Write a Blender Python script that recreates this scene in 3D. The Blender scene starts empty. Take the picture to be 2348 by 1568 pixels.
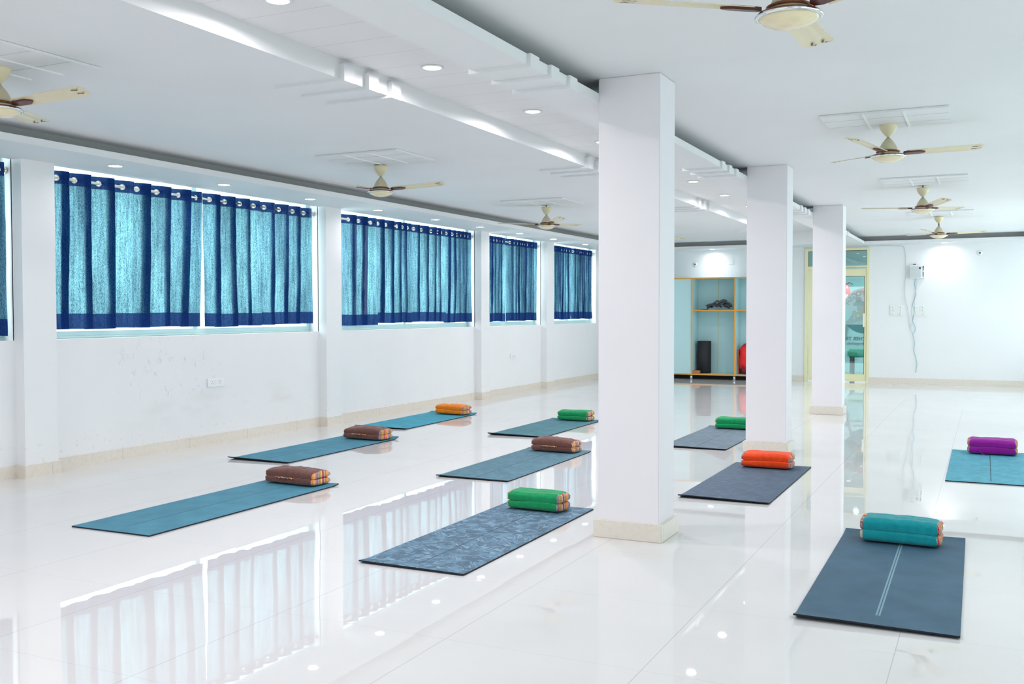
import bpy, bmesh, math, random
from mathutils import Vector, Matrix, noise
R = math.radians
PI = math.pi
scn = bpy.context.scene
COL = scn.collection

# ------------------------------------------------------------------ camera, world, exposure
cam_d = bpy.data.cameras.new('camera'); cam = bpy.data.objects.new('camera', cam_d); COL.objects.link(cam)
cam_d.sensor_width = 36.0; cam_d.lens = 2285.6 / 2348 * 36.0
cam_d.clip_start = 0.05; cam_d.clip_end = 200
YAW, PIT, ROL = 0.44727, 0.03017, -0.00147
fw = Vector((-math.sin(YAW)*math.cos(PIT), math.cos(YAW)*math.cos(PIT), -math.sin(PIT)))
rt = Vector((math.cos(YAW), math.sin(YAW), 0)); up = rt.cross(fw)
c_, s_ = math.cos(ROL), math.sin(ROL)
rt2 = c_*rt + s_*up; up2 = -s_*rt + c_*up
cam.matrix_world = Matrix(((rt2.x, up2.x, -fw.x, 0), (rt2.y, up2.y, -fw.y, 0), (rt2.z, up2.z, -fw.z, 1.27), (0, 0, 0, 1)))
scn.camera = cam
vs = scn.view_settings
vs.view_transform = 'Standard'; vs.look = 'None'; vs.gamma = 1.0; vs.use_curve_mapping = False
vs.exposure = -0.05
world = bpy.data.worlds.new('sky'); scn.world = world; world.use_nodes = True
bgn = world.node_tree.nodes['Background']; bgn.inputs[0].default_value = (0.84, 0.99, 1.0, 1); bgn.inputs[1].default_value = 1.9
scn.cycles.diffuse_bounces = 4; scn.cycles.glossy_bounces = 3; scn.cycles.max_bounces = 10
scn.cycles.sample_clamp_indirect = 6.0
scn.cycles.caustics_reflective = False; scn.cycles.caustics_refractive = False

def area(name, loc, size, power, color, face):
    """daylight at a window opening, or added behind the camera; face = direction it shines"""
    l = bpy.data.lights.new(name, 'AREA'); l.shape = 'RECTANGLE'; l.size, l.size_y = size
    l.energy = power; l.color = color
    o = bpy.data.objects.new(name, l); COL.objects.link(o); o.location = loc
    o.rotation_euler = Vector(face).to_track_quat('-Z', 'Y').to_euler()
    return o
# daylight through the windows: left row (behind the curtains), right row; rear fill added behind the camera
WL = [(1.75, 5.24), (5.54, 9.09), (9.38, 12.83), (13.09, 15.19), (15.50, 17.75)]
for a, b in WL:
    area('daylight_and_fill', (-7.25, (a+b)/2, 1.78), (b-a-.05, 1.42), 23*(b-a), (0.84, 0.96, 1.0), (1, 0, 0))
WR = [(-2.6, 0.9), (1.6, 5.1), (5.8, 9.0), (9.6, 12.8), (13.4, 16.2), (16.6, 18.4)]
for a, b in WR:
    area('daylight_and_fill', (1.92, (a+b)/2, 1.55), (b-a, 1.5), (4.2 if b < 9 else 8 if b < 16 else 24)*(b-a), (0.86, 0.94, 1.0), (-1, 0, 0))
area('daylight_and_fill', (-3.0, -3.75, 1.5), (6.0, 1.5), 16, (0.98, 0.94, 1.0), (0, 1, 0))  # unseen fill lamp added behind the camera, at an invented rear opening

# ------------------------------------------------------------------ helpers
def setin(node, name, val):
    s = node.inputs.get(name)
    if s is not None: s.default_value = val
def mat(name, col, rough=0.6, metal=0.0, spec=0.5, var=0.0, scale=20.0, bump=0.0, stretch=(1, 1, 1), sheen=0, bscale=None, emis=None):
    m = bpy.data.materials.new(name); m.use_nodes = True
    nt = m.node_tree; b = nt.nodes['Principled BSDF']
    b.inputs['Base Color'].default_value = (*col, 1); b.inputs['Roughness'].default_value = rough
    b.inputs['Metallic'].default_value = metal; setin(b, 'Specular IOR Level', spec); setin(b, 'Sheen Weight', sheen)
    if emis: setin(b, 'Emission Color', (*emis[0], 1)); setin(b, 'Emission Strength', emis[1])
    tc = nt.nodes.new('ShaderNodeTexCoord'); mp = nt.nodes.new('ShaderNodeMapping'); mp.inputs['Scale'].default_value = stretch
    nt.links.new(tc.outputs['Object'], mp.inputs[0])
    nz = nt.nodes.new('ShaderNodeTexNoise'); nz.inputs['Scale'].default_value = scale; nz.inputs['Detail'].default_value = 4
    nt.links.new(mp.outputs[0], nz.inputs['Vector'])
    if var > 0:
        r = nt.nodes.new('ShaderNodeMapRange'); r.inputs[1].default_value = .25; r.inputs[2].default_value = .75
        r.inputs[3].default_value = 1-var; r.inputs[4].default_value = 1+var
        nt.links.new(nz.outputs[0], r.inputs[0])
        mx = nt.nodes.new('ShaderNodeVectorMath'); mx.operation = 'SCALE'; mx.inputs[0].default_value = col
        nt.links.new(r.outputs[0], mx.inputs['Scale']); nt.links.new(mx.outputs[0], b.inputs['Base Color'])
    if bump > 0:
        n2 = nt.nodes.new('ShaderNodeTexNoise'); n2.inputs['Scale'].default_value = bscale or scale*3; n2.inputs['Detail'].default_value = 5
        nt.links.new(mp.outputs[0], n2.inputs['Vector'])
        bp = nt.nodes.new('ShaderNodeBump'); bp.inputs['Strength'].default_value = bump; bp.inputs['Distance'].default_value = .01
        nt.links.new(n2.outputs[0], bp.inputs['Height']); nt.links.new(bp.outputs[0], b.inputs['Normal'])
    return m
class G:
    """small node-graph helper"""
    def __init__(s, m): s.nt = m.node_tree; s.b = s.nt.nodes.get('Principled BSDF')
    def n(s, t, **k):
        x = s.nt.nodes.new('ShaderNode'+t)
        for a, v in k.items(): setattr(x, a, v)
        return x
    def l(s, a, b): s.nt.links.new(a, b)
    def math(s, op, a, b=None, c=None):
        x = s.n('Math', operation=op)
        for i, v in enumerate((a, b, c)):
            if v is None: continue
            if isinstance(v, (int, float)): x.inputs[i].default_value = v
            else: s.l(v, x.inputs[i])
        return x.outputs[0]
    def xyz(s, v):
        x = s.n('SeparateXYZ'); s.l(v, x.inputs[0]); return x.outputs
    def noise(s, v, scale, detail=3, dist=0, out=0):
        x = s.n('TexNoise'); x.inputs['Scale'].default_value = scale; x.inputs['Detail'].default_value = detail
        x.inputs['Distortion'].default_value = dist; s.l(v, x.inputs['Vector']); return x.outputs[out]
    def ramp(s, v, a, b, c=0.0, d=1.0):
        x = s.n('MapRange'); s.l(v, x.inputs[0])
        for i, q in enumerate((a, b, c, d)): x.inputs[i+1].default_value = q
        return x.outputs[0]
    def mix(s, f, a, b):
        x = s.n('Mix', data_type='RGBA')
        if isinstance(f, (int, float)): x.inputs[0].default_value = f
        else: s.l(f, x.inputs[0])
        for i, q in ((6, a), (7, b)):
            if isinstance(q, tuple): x.inputs[i].default_value = (*q[:3], 1)
            else: s.l(q, x.inputs[i])
        return x.outputs[2]
    def map(s, v, scale=(1, 1, 1), loc=(0, 0, 0), rot=(0, 0, 0)):
        x = s.n('Mapping'); s.l(v, x.inputs[0]); x.inputs['Scale'].default_value = scale; x.inputs['Location'].default_value = loc
        x.inputs['Rotation'].default_value = rot; return x.outputs[0]
    def obj(s): return s.n('TexCoord').outputs['Object']

def link(name, bm, m, parent=None, smooth=False):
    me = bpy.data.meshes.new(name)
    bmesh.ops.recalc_face_normals(bm, faces=bm.faces[:]) if bm.faces else None
    bm.to_mesh(me); bm.free()
    for mm in (m if isinstance(m, (list, tuple)) else [m]): me.materials.append(mm)
    if smooth: me.polygons.foreach_set('use_smooth', [True]*len(me.polygons))
    o = bpy.data.objects.new(name, me); COL.objects.link(o)
    if parent: o.parent = parent
    return o
def box(bm, x0, x1, y0, y1, z0, z1, mi=0):
    v = [bm.verts.new((x, y, z)) for z in (z0, z1) for y in (y0, y1) for x in (x0, x1)]
    for f in ((0, 2, 3, 1), (4, 5, 7, 6), (0, 1, 5, 4), (2, 6, 7, 3), (0, 4, 6, 2), (1, 3, 7, 5)):
        bm.faces.new([v[i] for i in f]).material_index = mi
def bev(bm, w=.003, seg=2):
    bmesh.ops.bevel(bm, geom=[e for e in bm.edges], offset=w, segments=seg, affect='EDGES', clamp_overlap=True)
def boxes(name, lst, m, parent=None, bevel=0, smooth=False):
    bm = bmesh.new()
    for b in lst: box(bm, *b)
    if bevel: bev(bm, bevel)
    return link(name, bm, m, parent, smooth)
def cyl(bm, p, q, r, n=16, r2=None, cap=True):
    p, q = Vector(p), Vector(q); d = (q-p); ax = d.normalized()
    t = Vector((0, 0, 1)) if abs(ax.z) < .9 else Vector((1, 0, 0))
    u = ax.cross(t).normalized(); w = ax.cross(u); r2 = r if r2 is None else r2
    A = [bm.verts.new(p+(u*math.cos(2*PI*i/n)+w*math.sin(2*PI*i/n))*r) for i in range(n)]
    B = [bm.verts.new(q+(u*math.cos(2*PI*i/n)+w*math.sin(2*PI*i/n))*r2) for i in range(n)]
    for i in range(n): bm.faces.new((A[i], A[(i+1) % n], B[(i+1) % n], B[i]))
    if cap: bm.faces.new(A[::-1]); bm.faces.new(B)
def lathe(bm, prof, n=40, c=(0, 0, 0)):
    rings = []
    for r, z in prof:
        if r < 1e-5: rings.append([bm.verts.new((c[0], c[1], c[2]+z))])
        else: rings.append([bm.verts.new((c[0]+r*math.cos(2*PI*i/n), c[1]+r*math.sin(2*PI*i/n), c[2]+z)) for i in range(n)])
    for a, b in zip(rings, rings[1:]):
        for i in range(n):
            j = (i+1) % n
            if len(a) == 1 and len(b) == 1: continue
            if len(a) == 1: bm.faces.new((a[0], b[i], b[j]))
            elif len(b) == 1: bm.faces.new((a[i], a[j], b[0]))
            else: bm.faces.new((a[i], a[j], b[j], b[i]))
def tube(bm, pts, r, n=8):
    pts = [Vector(p) for p in pts]; prev = None; rings = []
    for i, p in enumerate(pts):
        d = (pts[min(i+1, len(pts)-1)]-pts[max(i-1, 0)]).normalized()
        if prev is None:
            t = Vector((0, 0, 1)) if abs(d.z) < .9 else Vector((1, 0, 0)); u = d.cross(t).normalized()
        else: u = (prev-d*prev.dot(d)).normalized()
        prev = u; w = d.cross(u)
        rings.append([bm.verts.new(p+(u*math.cos(2*PI*k/n)+w*math.sin(2*PI*k/n))*r) for k in range(n)])
    for a, b in zip(rings, rings[1:]):
        for k in range(n): bm.faces.new((a[k], a[(k+1) % n], b[(k+1) % n], b[k]))
    bm.faces.new(rings[0][::-1]); bm.faces.new(rings[-1])
def torus(bm, c, axis, Rr, r, n=24, m=8):
    c, ax = Vector(c), Vector(axis).normalized(); t = Vector((0, 0, 1)) if abs(ax.z) < .9 else Vector((1, 0, 0))
    u = ax.cross(t).normalized(); w = ax.cross(u); rings = []
    for i in range(n):
        a = 2*PI*i/n; d = u*math.cos(a)+w*math.sin(a)
        rings.append([bm.verts.new(c+d*(Rr+r*math.cos(2*PI*k/m))+ax*r*.6*math.sin(2*PI*k/m)) for k in range(m)])
    for i in range(n):
        a, b = rings[i], rings[(i+1) % n]
        for k in range(m): bm.faces.new((a[k], a[(k+1) % m], b[(k+1) % m], b[k]))
def spline(pts, k=8):
    P = [Vector(p) for p in pts]; P = [2*P[0]-P[1]]+P+[2*P[-1]-P[-2]]; out = []
    for i in range(1, len(P)-2):
        for j in range(k):
            t = j/k; a, b, c, d = P[i-1], P[i], P[i+1], P[i+2]
            out.append(.5*((2*b)+(c-a)*t+(2*a-5*b+4*c-d)*t*t+(-a+3*b-3*c+d)*t**3))
    out.append(P[-2]); return out
def tag(o, label=None, cat=None, group=None, kind=None):
    if label: o['label'] = label
    if cat: o['category'] = cat
    if group: o['group'] = group
    if kind: o['kind'] = kind
    return o
def thing(name, label, cat, loc=(0, 0, 0), rz=0, group=None):
    o = bpy.data.objects.new(name, None); COL.objects.link(o); o.location = loc; o.rotation_euler = (0, 0, rz)
    o.empty_display_size = .1
    return tag(o, label, cat, group)
def struct(o): o['kind'] = 'structure'; return o
def dup(root, loc=None, rz=None, label=None, group=None):
    r = root.copy(); COL.objects.link(r)
    if loc is not None: r.location = loc
    if rz is not None: r.rotation_euler = (0, 0, rz)
    if label: r['label'] = label
    if group: r['group'] = group
    def rec(src, dst):
        for ch in [c for c in src.children]:
            c = ch.copy(); COL.objects.link(c); c.parent = dst; rec(ch, c)
    rec(root, r); return r

# ------------------------------------------------------------------ materials of the room
XW, XP = -6.75, -6.645        # window wall plane, face of its piers
YB = 18.75                    # back wall
XR = 1.45                     # right wall
ZS, ZC, ZT = 2.44, 2.57, 2.68 # low soffit, bay ceiling, tray

def paint(name, col, dirt=False):
    m = mat(name, col, rough=.55, spec=.3)
    g = G(m); v = g.obj()
    n = g.noise(v, 1.3, 3); f = g.ramp(n, .3, .7, .965, 1.0)
    c = g.n('VectorMath', operation='SCALE'); c.inputs[0].default_value = col; g.l(f, c.inputs['Scale']); out = c.outputs[0]
    if dirt:
        # scuffs and finger marks on the plaster under the windows, and damp tide marks over the skirting
        x, y, z = g.xyz(v)
        def band(s, a, b, w):
            p = g.ramp(s, a-w, a+w); q = g.ramp(s, b-w, b+w, 1, 0); return g.math('MULTIPLY', p, q)
        reg = g.math('MULTIPLY', band(y, 6.35, 7.35, .3), band(z, .52, 1.0, .12))
        s1 = g.ramp(g.noise(g.map(v, (1, 1, .6)), 16, 3, 1.2), .60, .66)
        s2 = g.ramp(g.noise(v, 60, 2), .42, .58)
        s = g.math('MULTIPLY', g.math('MULTIPLY', s1, s2), reg)
        out = g.mix(g.math('MULTIPLY', s, .42), out, (.36, .37, .38))
        reg2 = g.math('MULTIPLY', band(y, 6.5, 8.7, .5), band(z, .27, .48, .08))
        s3 = g.ramp(g.noise(g.map(v, (1, .55, 1.6)), 3.2, 3), .52, .72)
        out = g.mix(g.math('MULTIPLY', g.math('MULTIPLY', s3, reg2), .30), out, (.55, .48, .40))
        s4 = g.ramp(g.noise(v, 24, 4), .60, .72); reg3 = band(z, .0, .26, .1)
        out = g.mix(g.math('MULTIPLY', g.math('MULTIPLY', s4, reg3), .30), out, (.60, .46, .30))
    g.l(out, g.b.inputs['Base Color'])
    b = g.n('Bump'); b.inputs['Strength'].default_value = .12; b.inputs['Distance'].default_value = .004
    g.l(g.noise(v, 9, 5), b.inputs['Height']); g.l(b.outputs[0], g.b.inputs['Normal'])
    return m
M_wall = paint('white_plaster', (.83, .84, .85))
M_wallL = paint('white_plaster_scuffed', (.83, .84, .85), dirt=True)
M_ceil = paint('white_ceiling_paint', (.80, .81, .82))
M_dark = mat('cove_shade', (.16, .15, .15), rough=.9)
M_column = paint('white_column_paint', (.84, .812, .84))

def tray_mat():
    m = paint('white_plank_ceiling', (.82, .82, .82)); g = G(m); v = g.obj(); x, y, z = g.xyz(v)
    fr = g.math('FRACT', g.math('MULTIPLY', g.math('SUBTRACT', y, .17), 1/.28))
    d = g.math('LESS_THAN', fr, .014)
    old = g.b.inputs['Base Color'].links[0].from_socket
    g.l(g.mix(g.math('MULTIPLY', d, .5), old, (.35, .36, .38)), g.b.inputs['Base Color'])
    return m
M_tray = tray_mat()

def floor_mat():
    m = bpy.data.materials.new('polished_vitrified_tile'); m.use_nodes = True; g = G(m)
    v = g.obj(); TX, TY, OX, OY = .795, .816, -3.486, 3.346
    x, y, z = g.xyz(v)
    u = g.math('MULTIPLY', g.math('SUBTRACT', x, OX), 1/TX); w = g.math('MULTIPLY', g.math('SUBTRACT', y, OY), 1/TY)
    fu, fw_ = g.math('FRACT', u), g.math('FRACT', w)
    def edge(f, t):
        return g.math('GREATER_THAN', g.math('ABSOLUTE', g.math('SUBTRACT', f, .5)), .5-t)
    gr = g.math('MAXIMUM', edge(fu, .0024), g.math('MULTIPLY', edge(fw_, .0016), .6))
    idv = g.n('CombineXYZ'); g.l(g.math('FLOOR', u), idv.inputs[0]); g.l(g.math('FLOOR', w), idv.inputs[1])
    wn = g.n('TexWhiteNoise', noise_dimensions='2D'); g.l(idv.outputs[0], wn.inputs['Vector'])
    cl = g.noise(v, 2.2, 4); fine = g.noise(v, 140, 2)
    base = g.mix(g.ramp(cl, .3, .7), (.69, .68, .675), (.71, .705, .70))
    base = g.mix(g.math('MULTIPLY', g.ramp(fine, .62, .72), .10), base, (.62, .59, .56))
    base = g.mix(g.math('MULTIPLY', gr, .62), base, (.40, .40, .40))
    g.l(base, g.b.inputs['Base Color']); g.b.inputs['Roughness'].default_value = .012
    setin(g.b, 'IOR', 1.45); setin(g.b, 'Specular IOR Level', .5)
    # each tile lies a hair out of level, and is faintly rippled
    sub = g.n('VectorMath', operation='SUBTRACT'); g.l(wn.outputs['Color'], sub.inputs[0]); sub.inputs[1].default_value = (.5, .5, .5)
    sc = g.n('VectorMath', operation='SCALE'); g.l(sub.outputs[0], sc.inputs[0]); sc.inputs['Scale'].default_value = .0032
    n2 = g.n('TexNoise'); n2.inputs['Scale'].default_value = 2.4; n2.inputs['Detail'].default_value = 1; g.l(v, n2.inputs['Vector'])
    s2 = g.n('VectorMath', operation='SUBTRACT'); g.l(n2.outputs['Color'], s2.inputs[0]); s2.inputs[1].default_value = (.5, .5, .5)
    s3 = g.n('VectorMath', operation='SCALE'); g.l(s2.outputs[0], s3.inputs[0]); s3.inputs['Scale'].default_value = .0018
    ad = g.n('VectorMath', operation='ADD'); g.l(sc.outputs[0], ad.inputs[0]); g.l(s3.outputs[0], ad.inputs[1])
    geo = g.n('NewGeometry'); ad2 = g.n('VectorMath', operation='ADD'); g.l(ad.outputs[0], ad2.inputs[0]); g.l(geo.outputs['Normal'], ad2.inputs[1])
    nn = g.n('VectorMath', operation='NORMALIZE'); g.l(ad2.outputs[0], nn.inputs[0]); g.l(nn.outputs[0], g.b.inputs['Normal'])
    return m
M_floor = floor_mat()
def skirt_mat():
    m = mat('beige_skirting_tile', (.74, .68, .60), rough=.25, var=.05, scale=30)
    g = G(m); v = g.obj(); old = g.b.inputs['Base Color'].links[0].from_socket
    sp = g.ramp(g.noise(v, 45, 3), .66, .72)
    x, y, z = g.xyz(v)
    j = g.math('LESS_THAN', g.math('FRACT', g.math('MULTIPLY', g.math('ADD', y, .13), 1/.8)), .006)
    c = g.mix(g.math('MULTIPLY', sp, .35), old, (.55, .40, .25)); c = g.mix(g.math('MULTIPLY', j, .5), c, (.35, .30, .25))
    g.l(c, g.b.inputs['Base Color']); return m
M_skirt = skirt_mat()

# ------------------------------------------------------------------ room shell
YF, YBB = -4.0, 21.6
bm = bmesh.new(); box(bm, -7.0, XR+.2, YF-.2, YB+.25, -.12, 0); struct(link('floor', bm, M_floor))
# window wall: apron, sill, piers, lintel
pieces = []
yy = [1.75] + []
prev = YF
for a, b in WL:
    pieces.append((-7.0, XW, prev, a, 0, 2.75)); pieces.append((-7.0, XW, a, b, 0, 1.055)); pieces.append((-7.0, XW, a, b, 2.50, 2.75)); prev = b
pieces.append((-7.0, XW, prev, YB+.2, 0, 2.75))
PIERS = [(1.45, 1.75), (5.24, 5.54), (9.09, 9.38), (12.83, 13.09), (15.19, 15.50)]
for a, b in PIERS: pieces.append((XW-.01, XP, a, b, 0, ZS+.05))
struct(boxes('wall_left', pieces, M_wallL))
# wall behind the room's far end with the door opening
DX0, DX1, DZ = -3.055, -1.945, 2.41
struct(boxes('wall_back', [(-7.0, DX0, YB, YB+.2, 0, 2.75), (DX1, XR+.2, YB, YB+.2, 0, 2.75), (DX0, DX1, YB, YB+.2, DZ, 2.75)], M_wall))
rp = []; prev = YF
for a, b in WR:
    rp += [(XR, XR+.22, prev, a, 0, 2.75), (XR, XR+.22, a, b, 0, .8), (XR, XR+.22, a, b, 2.32, 2.75)]; prev = b
rp.append((XR, XR+.22, prev, YB+.2, 0, 2.75))
struct(boxes('wall_right', rp, M_wall))
struct(boxes('wall_front', [(-7.0, -6.0, YF-.2, YF, 0, 2.75), (0, XR+.2, YF-.2, YF, 0, 2.75), (-6, 0, YF-.2, YF, 0, .75), (-6, 0, YF-.2, YF, 2.25, 2.75)], M_wall))
# ceiling: window-side soffit, fan bay, downlight tray, fan bay, right soffit, far soffit
XL1, XT0, XT1, XA = -6.02, -3.28, -2.28, -1.985      # lip of the left soffit, tray left, tray right, lip of the column soffit
YE = 18.3; XR1 = .68; YTE = 17.95
bm = bmesh.new()
box(bm, XW-.001, XL1-.02, YF, YB, ZS, ZS+.05); box(bm, XT1, XA-.02, YF, YB, ZS, ZS+.05); box(bm, XR1, XR, YF, YB, ZS, ZS+.05)
box(bm, XL1-.02, XT0-.03, YE+.02, YB, ZS, ZS+.05); box(bm, XT0-.03, XT1, YTE, YB, ZS+.001, ZS+.05); box(bm, XA-.02, XR1, YE+.02, YB, ZS, ZS+.05)
box(bm, XL1-.17, XT0-.03, YF, YE+.14, ZC, ZC+.03); box(bm, XA-.22, XR1+.2, YF, YE+.14, ZC, ZC+.03)      # bay ceilings
box(bm, XT0-.03, XT0, YF, YTE, ZC, ZT); box(bm, XT1-.001, XT1+.03, YF, YTE, ZS+.051, ZT); box(bm, XT0, XT1, YTE, YTE+.03, ZS+.05, ZT)
box(bm, -7.0, XR+.2, YF, YB, 2.78, 2.83)
struct(link('ceiling', bm, M_ceil))
bm = bmesh.new(); box(bm, XT0-.03, XT1+.03, YF, YTE+.03, ZT, ZT+.03); struct(link('ceiling', bm, M_tray))
# recesses behind the lips
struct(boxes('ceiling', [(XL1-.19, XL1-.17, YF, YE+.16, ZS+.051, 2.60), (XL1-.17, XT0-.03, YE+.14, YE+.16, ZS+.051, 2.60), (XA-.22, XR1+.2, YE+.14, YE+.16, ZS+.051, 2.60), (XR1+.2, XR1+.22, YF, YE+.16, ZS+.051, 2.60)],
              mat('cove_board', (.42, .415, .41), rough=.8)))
struct(boxes('ceiling', [(XA-.24, XA-.22, YF, YE, ZS+.051, 2.60)], M_dark))  # dark colour puts the slot's shade into this back board
# lips (fascia strips)
LIP = .048
struct(boxes('trim_1', [(XL1-.02, XL1, YF, YE, ZS-.001, ZS+LIP)], M_ceil))
struct(boxes('trim_2', [(XA-.02, XA, YF, YE+.02, ZS-.001, ZS+LIP)], M_ceil))
struct(boxes('trim_3', [(XL1, XT0, YE, YE+.02, ZS-.001, ZS+LIP)], M_ceil))
struct(boxes('trim_4', [(XA, XR1, YE, YE+.02, ZS-.001, ZS+LIP)], M_ceil))
# plaster bands, three at a time, folded over both edges of the tray
k = 5
for ys in (4.62, 8.35, 12.1, 15.8):
    for j in range(3):
        y = ys+.245*j; yr = y-.31
        struct(boxes('trim_%d' % k, [(XT0-.44, XT0+.0, y, y+.10, ZC-.016, ZC+.001), (XT0-.0, XT0+.035, y, y+.10, ZC-.016, ZT-.03)], M_ceil)); k += 1
        struct(boxes('trim_%d' % k, [(XT1-.02, XA+.018, yr, yr+.10, ZS-.016, ZS), (XA, XA+.018, yr, yr+.10, ZS, ZS+LIP+.002), (XT1-.02, XT1, yr, yr+.10, ZS, ZT-.04)], M_ceil)); k += 1
# skirting
sk = []; prev = YF; t = .015
for a, b in PIERS:
    sk.append((XW, XW+t, prev, a-t, 0, .098)); sk.append((XW, XP+t, a-t, a, 0, .1)); sk.append((XP, XP+t, a, b+t, 0, .1)); sk.append((XW, XP, b, b+t, 0, .1)); prev = b+t
sk.append((XW, XW+t, prev, YB, 0, .098))
struct(boxes('baseboard_left', sk, M_skirt))
struct(boxes('baseboard_back', [(XW, DX0, YB-t, YB, 0, .098), (DX1, XR, YB-t, YB, 0, .098)], M_skirt))
struct(boxes('baseboard_right', [(XR-t, XR, YF, YB, 0, .098)], M_skirt))

# ------------------------------------------------------------------ windows
M_frame = mat('cyan_tinted_aluminium', (.62, .84, .80), rough=.4, spec=.5)  # cyan tint puts light reflected off the glass into the frame colour
def pane_mat(name, tint, refl=.08, rough=0.0):
    m = bpy.data.materials.new(name); m.use_nodes = True; g = G(m); nt = m.node_tree
    tr = g.n('BsdfTransparent'); tr.inputs[0].default_value = (*tint, 1)
    gl = g.n('BsdfGlossy'); gl.inputs['Roughness'].default_value = rough; gl.inputs[0].default_value = (1, 1, 1, 1)
    geo = g.n('NewGeometry'); dt = g.n('VectorMath', operation='DOT_PRODUCT'); g.l(geo.outputs['Normal'], dt.inputs[0]); g.l(geo.outputs['Incoming'], dt.inputs[1])
    sch = g.math('POWER', g.math('SUBTRACT', 1.0, g.math('ABSOLUTE', dt.outputs['Value'])), 5)
    fac = g.math('ADD', g.math('MULTIPLY', sch, .96-refl), .04+refl)
    mx = g.n('MixShader'); g.l(fac, mx.inputs[0]); g.l(tr.outputs[0], mx.inputs[1]); g.l(gl.outputs[0], mx.inputs[2])
    g.l(mx.outputs[0], nt.nodes['Material Output'].inputs[0]); return m
M_pane = pane_mat('window_glass', (.93, .98, .97), .0)
wi = 1
for a, b in WL:
    x0, x1 = XW-.17, XW-.13
    mid = (a+b)/2
    f = struct(boxes('window_%d' % wi, [(x0, x1, a, b, 1.055, 1.115), (x0, x1, a, b, 2.475, 2.50), (x0, x1, a, a+.05, 1.115, 2.475), (x0, x1, b-.05, b, 1.115, 2.475),
                                  (x0-.01, x1, mid-.03, mid+.03, 1.115, 2.475), (x0, x1+.012, a, b, 1.058, 1.075)], M_frame))
    boxes('pane', [(x0+.015, x0+.02, a+.05, b-.05, 1.115, 2.475)], M_pane, f)
    wi += 1
for a, b in WR:
    x0, x1 = XR+.08, XR+.12; n = max(2, round((b-a)/1.2)); l = [(x0, x1, a, b, .8, .86), (x0, x1, a, b, 2.26, 2.32)]
    for i in range(n+1):
        y = a+(b-a)*i/n; l.append((x0, x1, max(a, y-.025), min(b, y+.025), .86, 2.26))
    f = struct(boxes('window_%d' % wi, l, M_frame)); boxes('pane', [(x0+.015, x0+.02, a, b, .86, 2.26)], M_pane, f); wi += 1

# ------------------------------------------------------------------ columns
def column(y, label):
    t = thing('column', label, 'column', (-1.81, y+.16, 0))
    boxes('shaft', [(-.178, .178, -.143, .143, 0, ZC)], M_column, t, bevel=.004)
    boxes('plinth', [(-.2, .2, -.165, .165, 0, .098)], M_skirt, t, bevel=.003)
    return t
for y, lab in ((5.25, 'nearest and widest-looking white square column with beige plinth'), (9.02, 'middle white square column, behind the mat with the orange-red cushion'),
               (12.72, 'farthest white square column, standing in front of the glass door')):
    column(y, lab)

# ------------------------------------------------------------------ curtains
def cloth_mat(name, front, trans, wt, weave=True):
    m = bpy.data.materials.new(name); m.use_nodes = True; g = G(m); nt = m.node_tree
    v = g.obj()
    n1 = g.noise(g.map(v, (1, 1, .34)), 230, 2); n2 = g.noise(g.map(v, (1, 1, .06)), 60, 2); n3 = g.noise(g.map(v, (1, 1, .25)), 3.5, 2)
    th = g.math('ADD', g.math('MULTIPLY', g.ramp(n1, .36, .64), .62), g.math('MULTIPLY', g.ramp(n2, .3, .7), .38))
    if not weave: th = g.math('MULTIPLY', th, .5)
    tcol = g.mix(th, tuple(c*.22 for c in trans), tuple(min(1.0, c*1.7+.09) for i, c in enumerate(trans)))
    sc = g.n('VectorMath', operation='SCALE'); g.l(tcol, sc.inputs[0]); g.l(g.ramp(n3, .3, .7, .55, 1.35), sc.inputs['Scale'])
    d = g.n('BsdfDiffuse'); g.l(g.mix(g.ramp(n1, .35, .65), tuple(c*.8 for c in front), tuple(c*1.2 for c in front)), d.inputs[0])
    t = g.n('BsdfTranslucent'); g.l(sc.outputs[0], t.inputs[0])
    mx = g.n('MixShader'); mx.inputs[0].default_value = wt; g.l(d.outputs[0], mx.inputs[1]); g.l(t.outputs[0], mx.inputs[2])
    sh = g.n('BsdfGlossy'); sh.inputs['Roughness'].default_value = .5; sh.inputs[0].default_value = (.5, .6, .8, 1)
    fr = g.n('Fresnel'); fr.inputs[0].default_value = 1.35
    m2 = g.n('MixShader'); g.l(g.math('MULTIPLY', fr.outputs[0], .15), m2.inputs[0]); g.l(mx.outputs[0], m2.inputs[1]); g.l(sh.outputs[0], m2.inputs[2])
    b = g.n('Bump'); b.inputs['Strength'].default_value = .35; b.inputs['Distance'].default_value = .006
    g.l(g.noise(g.map(v, (1, 1, .25)), 14, 4, .5), b.inputs['Height']); g.l(b.outputs[0], d.inputs['Normal']); g.l(b.outputs[0], sh.inputs['Normal'])
    g.l(m2.outputs[0], nt.nodes['Material Output'].inputs[0]); return m
M_cloth = cloth_mat('navy_voile', (.010, .06, .28), (.072, .190, .215), .62)
M_hem = cloth_mat('navy_voile_doubled', (.008, .04, .20), (.008, .05, .13), .30, weave=False)
M_steel = mat('brushed_steel', (.75, .72, .68), rough=.22, metal=1.0)
XRD, ZR = -6.815, 2.358
CG = 'navy eyelet curtains on the window wall'
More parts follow.
